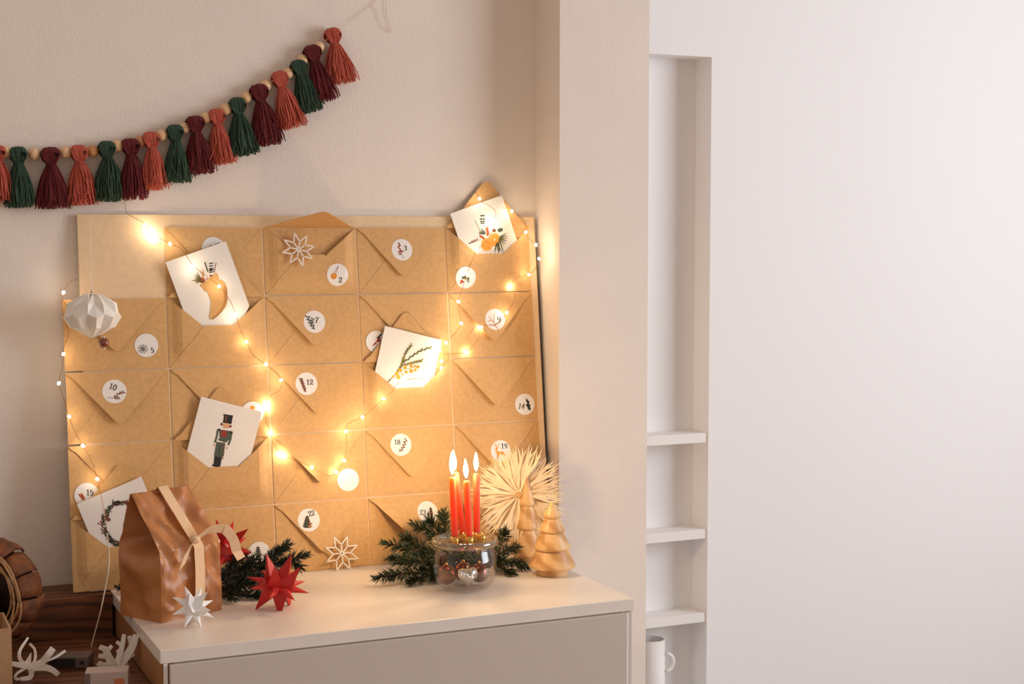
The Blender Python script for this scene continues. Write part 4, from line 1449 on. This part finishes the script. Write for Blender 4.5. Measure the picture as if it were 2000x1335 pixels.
# silver ribbed heart in front
hq = atZ(913, 1148, 0.006)
ht = thing('heart_ornament', 'silver ribbed heart ornament at the front inside the jar', 'ornament', (hq.x, hq.y, 0.0065))
hm = Mesh()
vv, ff = [], []
U, V = 20, 8
for i in range(V + 1):
    k = i / V
    for j in range(U):
        a = 2 * PI * j / U
        hx = 0.95 * math.sin(a) ** 3
        hz = (13 * math.cos(a) - 5 * math.cos(2 * a) - 2 * math.cos(3 * a) - math.cos(4 * a)) / 16
        sc = 0.0185 * math.sin(PI * k)
        yy = 0.009 * math.cos(PI * k) * (1 + .10 * math.cos(6 * a))
        vv.append((hx * sc, yy, 0.0190 + hz * sc))
for i in range(V):
    for j in range(U):
        ff.append((i * U + j, i * U + (j + 1) % U, (i + 1) * U + (j + 1) % U, (i + 1) * U + j))
hm.add(vv, ff)
hm.build('heart', 'silver', ht, True)
rb_ = Mesh()
for k in range(-3, 4):
    x = k * 0.0044
    rb_.tube([(x, -0.0092 * math.sqrt(max(.05, 1 - (x / .019) ** 2)) * s_, z) for s_, z in ((.35, .008 + abs(x) * .5), (.85, .0135), (1, .021), (.85, .027), (.4, .032))], 0.0008, 5)
rb_.build('ribs', 'silver', ht, True)
Mesh().tube([(0, 0, .029), (0, 0, .036)], 0.0022, 8).build('cap', 'silver', ht)

# ================================================================== straw star
sc_ = atY(1013, 966, 0.045)
Ms = Matrix.Translation((sc_.x, sc_.y, sc_.z)) @ Matrix.Rotation(R(-16), 4, 'Z') @ Matrix.Rotation(PI / 2 - R(8), 4, 'X')
ss = thing('straw_star', 'large pale straw star with many feathered rays behind the wooden trees', 'straw star', Ms)
RS = 0.083


def ray_mesh(seed):
    rnd = random.Random(seed)
    me = Mesh()

    def strip(a, b, w0, w1, z, dz=.0008):
        d_ = Vector((b[0] - a[0], b[1] - a[1], 0))
        n_ = Vector((-d_.y, d_.x, 0)).normalized()
        A, B_ = Vector((a[0], a[1], z)), Vector((b[0], b[1], z + dz))
        vs_ = [A - n_ * w0, A + n_ * w0, B_ + n_ * w1, B_ - n_ * w1]
        vs_ += [p + Vector((0, 0, .0006)) for p in vs_]
        me.add(vs_, [(0, 3, 2, 1), (4, 5, 6, 7), (0, 1, 5, 4), (1, 2, 6, 5), (2, 3, 7, 6), (3, 0, 4, 7)])
    z = rnd.uniform(-.001, .001)
    # flattened straw, broad towards the outside, its end cut into pointed prongs
    strip((0.003, 0), (RS * .50, rnd.uniform(-.001, .001)), .0012, .0036, z, .002)
    for s_ in (-1, 1):
        y1 = s_ * RS * rnd.uniform(.06, .085)
        strip((RS * .40, s_ * .0008), (RS * .70, y1), .0022, .0024, z + .0022)
        strip((RS * .70, y1), (RS * rnd.uniform(.92, 1.02), y1 * rnd.uniform(.2, 1.5)), .0027, .0003, z + .0028)
        strip((RS * .62, y1 * .8), (RS * rnd.uniform(.84, .92), y1 + s_ * RS * rnd.uniform(.05, .09)), .0024, .0003, z + .0034)
        strip((RS * .74, y1), (RS * rnd.uniform(.93, .99), y1 * .15), .002, .0003, z + .004)
    strip((RS * .44, 0), (RS * rnd.uniform(.98, 1.12), rnd.uniform(-.003, .003)), .0026, .0003, z + .003, .003)
    return me.data('ray', 'straw', False)


rms = [ray_mesh(i) for i in range(6)]
NR = 14
for lay in range(2):
    for i in range(NR):
        o = link('ray', rms[(i * 5 + lay) % 6], ss)
        a = 2 * PI * (i + .5 * lay + random.uniform(-.12, .12)) / NR
        o.location = (0, 0, -0.005 + lay * .006)
        o.rotation_euler = (random.uniform(-.25, .25), random.uniform(-.05, .05), 0)
        o.rotation_euler = (Matrix.Rotation(a, 4, 'Z') @ Matrix.Rotation(random.uniform(-.5, .5), 4, 'X') @ Matrix.Rotation(random.uniform(-.06, .06), 4, 'Y')).to_euler()
        s_ = random.uniform(.92, 1.06)
        o.scale = (s_, s_, 1)
Mesh().lathe([(0.005, -.004), (0.006, 0), (0.005, .006)], 14).build('tie', 'straw_tie', ss)


# ================================================================== turned wooden trees
def turned_tree(label, px, py, sc, tiers, tot, base):
    q = atZ(px, py, 0)
    t = thing('wooden_tree', label, 'wooden tree', (q.x, q.y, 0), 'turned wooden trees')
    prof = []
    if base:
        r, hh = base
        prof += [(0, 0), (r * .95, 0), (r, .0015), (r, hh)]
    for (zb, rb2, rt, zt) in tiers:
        prof += [(rb2 - .003, zb - .0008), (rb2 - .0006, zb + .0002), (rb2, zb + .0025), (rb2 * .985, zb + .005), (rt * .93, zt)]
    prof += [(0.0012, tot - .001), (0.0, tot)]
    o = Mesh().lathe(prof, 40).build('turned_body', 'tree_wood', t)
    smooth_by_angle(o, 40)
    return t


k = 1 / 1191
turned_tree('small turned wooden fir tree with four tiers, on the right of the cabinet', 1078, 1121, k,
            [(0.0135, 47 * k, 33 * k, .0440), (.0440, 37 * k, 23 * k, .0730), (.0730, 26 * k, 14.5 * k, .0965), (.0965, 17.5 * k, 0.0012, .1235)], .1245, (31 * k, .0135))
k = 1 / 1150
turned_tree('taller slim wooden tree with smooth tiers standing in front of the straw star', 1029, 1092, k,
            [(0.010, 34 * k, 22 * k, .0560), (.0560, 25.5 * k, 14.5 * k, .0960), (.0960, 16.5 * k, 0.0012, .1465)], .1475, (26 * k, .010))

# ================================================================== things on the bench
# bark drum with rope rim
dq = atY(-42, 1166, -0.03)
Md = Matrix.Translation((dq.x, dq.y, dq.z)) @ Matrix.Rotation(R(-42), 4, 'Z') @ Matrix.Rotation(PI / 2, 4, 'X')
dr = thing('bark_basket', 'round bark covered basket lying on its side at the left edge', 'basket', Md)
RD = 0.078
NB = 13
for i in range(NB):
    a0, a1 = 2 * PI * (i + .04) / NB, 2 * PI * (i + .96) / NB
    rr = RD * random.uniform(.97, 1.04)
    me = Mesh()
    vs_, ff = [], []
    zz = (0.0, -.012, -.028, -.045, -.058)
    rz = (.84, .97, 1.03, 1.0, .90)
    for z, f_ in zip(zz, rz):
        for s_ in range(4):
            a = a0 + (a1 - a0) * s_ / 3
            rad = rr * f_ * random.uniform(.985, 1.015)
            vs_.append((rad * math.cos(a), rad * math.sin(a), z))
    n4 = 4
    ff = [(r_ * n4 + s_, r_ * n4 + s_ + 1, (r_ + 1) * n4 + s_ + 1, (r_ + 1) * n4 + s_) for r_ in range(4) for s_ in range(3)]
    me.add(vs_, ff)
    o = me.build('bark_strip', 'bark', dr, True)
    m_ = o.modifiers.new('thickness', 'SOLIDIFY')
    m_.thickness = 0.003
Mesh().lathe([(0, -.05), (RD * .84, -.05), (RD * .84, -.045), (0, -.044)], 24).build('bottom', 'bark_dark', dr)
for k in range(5):
    pts = []
    rr = RD * (.74 + .045 * k)
    for j in range(37):
        a = 2 * PI * j / 36
        pts.append((rr * math.cos(a) + .003 * math.sin(3 * a + k * 2), rr * math.sin(a) + .003 * math.cos(2 * a + k), .002 + .003 * math.sin(5 * a + k * 1.7)))
    Mesh().tube(pts, 0.0017, 6).build('rope', 'rope', dr, True)
# pine cone inside
pcn = thing('pine_cone', 'dark pine cone inside the bark basket', 'pine cone', Md @ Matrix.Translation((-.004, -.014, -.042)) , None)
scale_me = Mesh().add([(0, -.006, 0), (0, .006, 0), (.013, .004, .005), (.013, -.004, .005), (.006, 0, .005)], [(0, 3, 2, 1), (0, 4, 3), (4, 2, 3), (0, 1, 4), (1, 2, 4)]).data('scale', 'bark_dark')
Mesh().ball((0, 0, .022), .02, u=10, w=8, sc=(1, 1, 1.05)).build('cone_core', 'bark_dark', pcn, True)
for r_ in range(6):
    for j in range(11):
        o = link('scale', scale_me, pcn)
        th = R(30 + 22 * r_)
        a = 2 * PI * (j + .5 * (r_ % 2)) / 11
        o.location = (.019 * math.sin(th) * math.cos(a), .019 * math.sin(th) * math.sin(a), .022 - .021 * math.cos(th))
        o.rotation_euler = (0, -R(20), a)
# cardboard box
bq = atZ(25, 1350, BZ)
zt_ = atY(25, 1226, bq.y).z
bx = thing('cardboard_box', 'plain cardboard box cut off at the lower left corner', 'box', (bq.x - .05, bq.y + .05, BZ))
hB = zt_ - BZ
for a, b in (((-.06, -.05, 0), (.05, -.047, hB)), ((.047, -.047, 0), (.05, .05, hB)), ((-.06, .047, 0), (.047, .05, hB)), ((-.06, -.047, 0), (-.057, .047, hB))):
    Mesh().box2(a, b).build('side', 'carton', bx)
Mesh().box2((-.057, -.047, 0), (.047, .047, .003)).build('bottom', 'carton', bx)


# white curled straw ornament
def ribbon_px(pts, yy, wd, m, parent, O, th=0.0012, name='strip', wdir=None):
    P_ = [atY(x, y, yy + (p[2] if len(p) > 2 else 0)) for p in pts for x, y in [p[:2]]] if False else [atY(p[0], p[1], yy + (p[2] if len(p) > 2 else 0)) for p in pts]
    sp = spline(P_, 6)
    for q in sp:
        q.z = max(q.z, BZ + 0.0035)
    me = Mesh()
    vs_ = []
    for i, q in enumerate(sp):
        t_ = (sp[min(i + 1, len(sp) - 1)] - sp[max(i - 1, 0)]).normalized()
        n_ = wdir or t_.cross(FW).normalized()
        w_ = wd[0] + (wd[1] - wd[0]) * i / (len(sp) - 1)
        vs_ += [q - O - n_ * w_ / 2, q - O + n_ * w_ / 2]
    me.add(vs_, [(2 * i, 2 * i + 1, 2 * i + 3, 2 * i + 2) for i in range(len(sp) - 1)])
    o_ = me.build(name, m, parent)
    s2 = o_.modifiers.new('thickness', 'SOLIDIFY')
    s2.thickness = th
    return o_


oy = -0.13
oc = atY(60, 1303, oy)
og = thing('curled_strip_ornament', 'ornament of curled white strips lying on the wooden bench', 'ornament', (oc.x, oc.y, BZ))
OO = Vector((oc.x, oc.y, BZ))
for pts, wd in (([(62, 1300), (42, 1292), (38, 1272, .01), (55, 1244, .02)], (.007, .003)), ([(60, 1301), (69, 1286), (68, 1268, .01), (58, 1256, .015)], (.004, .003)), ([(20, 1294), (40, 1298), (62, 1301)], (.006, .009)),
                ([(60, 1302), (82, 1292, -.005), (94, 1278, -.01), (104, 1265, -.01)], (.010, .009)), ([(60, 1303), (88, 1303, -.005), (102, 1308, -.01), (114, 1317, -.012)], (.010, .007)), ([(86, 1292), (108, 1283), (128, 1270, .01)], (.003, .004)),
                ([(60, 1303), (61, 1318), (50, 1332), (40, 1340)], (.008, .005)), ([(50, 1303), (30, 1318), (34, 1332), (40, 1338)], (.004, .003)), ([(52, 1300), (56, 1288), (60, 1275)], (.012, .001))):
    ribbon_px(pts, oy, wd, 'paper_ivory', og, OO)
# white snowflake leaning
sy = 0.03
so = atZ(222, 1306, BZ)
sf = thing('snowflake_ornament', 'white snowflake shaped ornament with stubby arms standing on the bench', 'ornament', (so.x, so.y, BZ))
SO = Vector((so.x, so.y, BZ))
for pts, wd in (([(200, 1306), (225, 1300), (250, 1296)], (.014, .010)), ([(228, 1304), (234, 1280), (240, 1258), (243, 1238)], (.010, .005)), ([(228, 1304), (246, 1282), (260, 1260), (267, 1239)], (.014, .009)), ([(226, 1302), (214, 1284), (206, 1264)], (.012, .009)),
                ([(239, 1262), (228, 1254)], (.005, .004)), ([(258, 1264), (252, 1243)], (.006, .006)), ([(209, 1272), (218, 1260)], (.006, .005)), ([(213, 1283), (193, 1281)], (.007, .005)), ([(206, 1266), (194, 1262)], (.007, .006)), ([(236, 1282), (229, 1270)], (.006, .004)),
                ([(206, 1303), (192, 1295)], (.008, .007)), ([(250, 1282), (262, 1276)], (.008, .004)), ([(222, 1292), (208, 1294)], (.008, .006))):
    ribbon_px(pts, so.y, wd, 'paper_ivory', sf, SO, 0.004, 'arm')
# battery box
bb = atZ(142, 1308, BZ)
ba = thing('battery_box', 'small dark grey battery box of the string lights on the bench', 'battery box', Matrix.Translation((bb.x, bb.y + .02, BZ)) @ Matrix.Rotation(R(-22), 4, 'Z'))
o = Mesh().box2((-.030, -.014, 0), (.030, .020, .019)).build('case', 'grey_plastic', ba)
bevel(o, .003, 3)
Mesh().box2((-.028, -.0155, .003), (.010, -.0135, .016)).build('cover', 'black_plastic', ba)
Mesh().lathe([(.003, 0), (.003, .002), (.0, .002)], 10).build('switch', 'black_plastic', ba).matrix_local = Matrix.Translation((.020, -.0138, .010)) @ Matrix.Rotation(PI / 2, 4, 'X')
# small pale package
pq = atZ(215, 1352, BZ)
pk = thing('small_package', 'small pale cardboard package with an orange patch at the bottom edge', 'package', Matrix.Translation((pq.x, pq.y + .02, BZ)) @ Matrix.Rotation(R(-14), 4, 'Z'))
hp = atY(215, 1313, pq.y).z - BZ
o = Mesh().box2((-.029, -.015, 0), (.029, .015, hp)).build('carton', 'pale_box', pk)
bevel(o, .0008)
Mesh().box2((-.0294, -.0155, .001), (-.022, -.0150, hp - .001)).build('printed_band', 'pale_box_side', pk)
Mesh().box2((.010, -.0155, .008), (.024, -.0150, .018)).build('printed_patch', 'orange_print', pk)
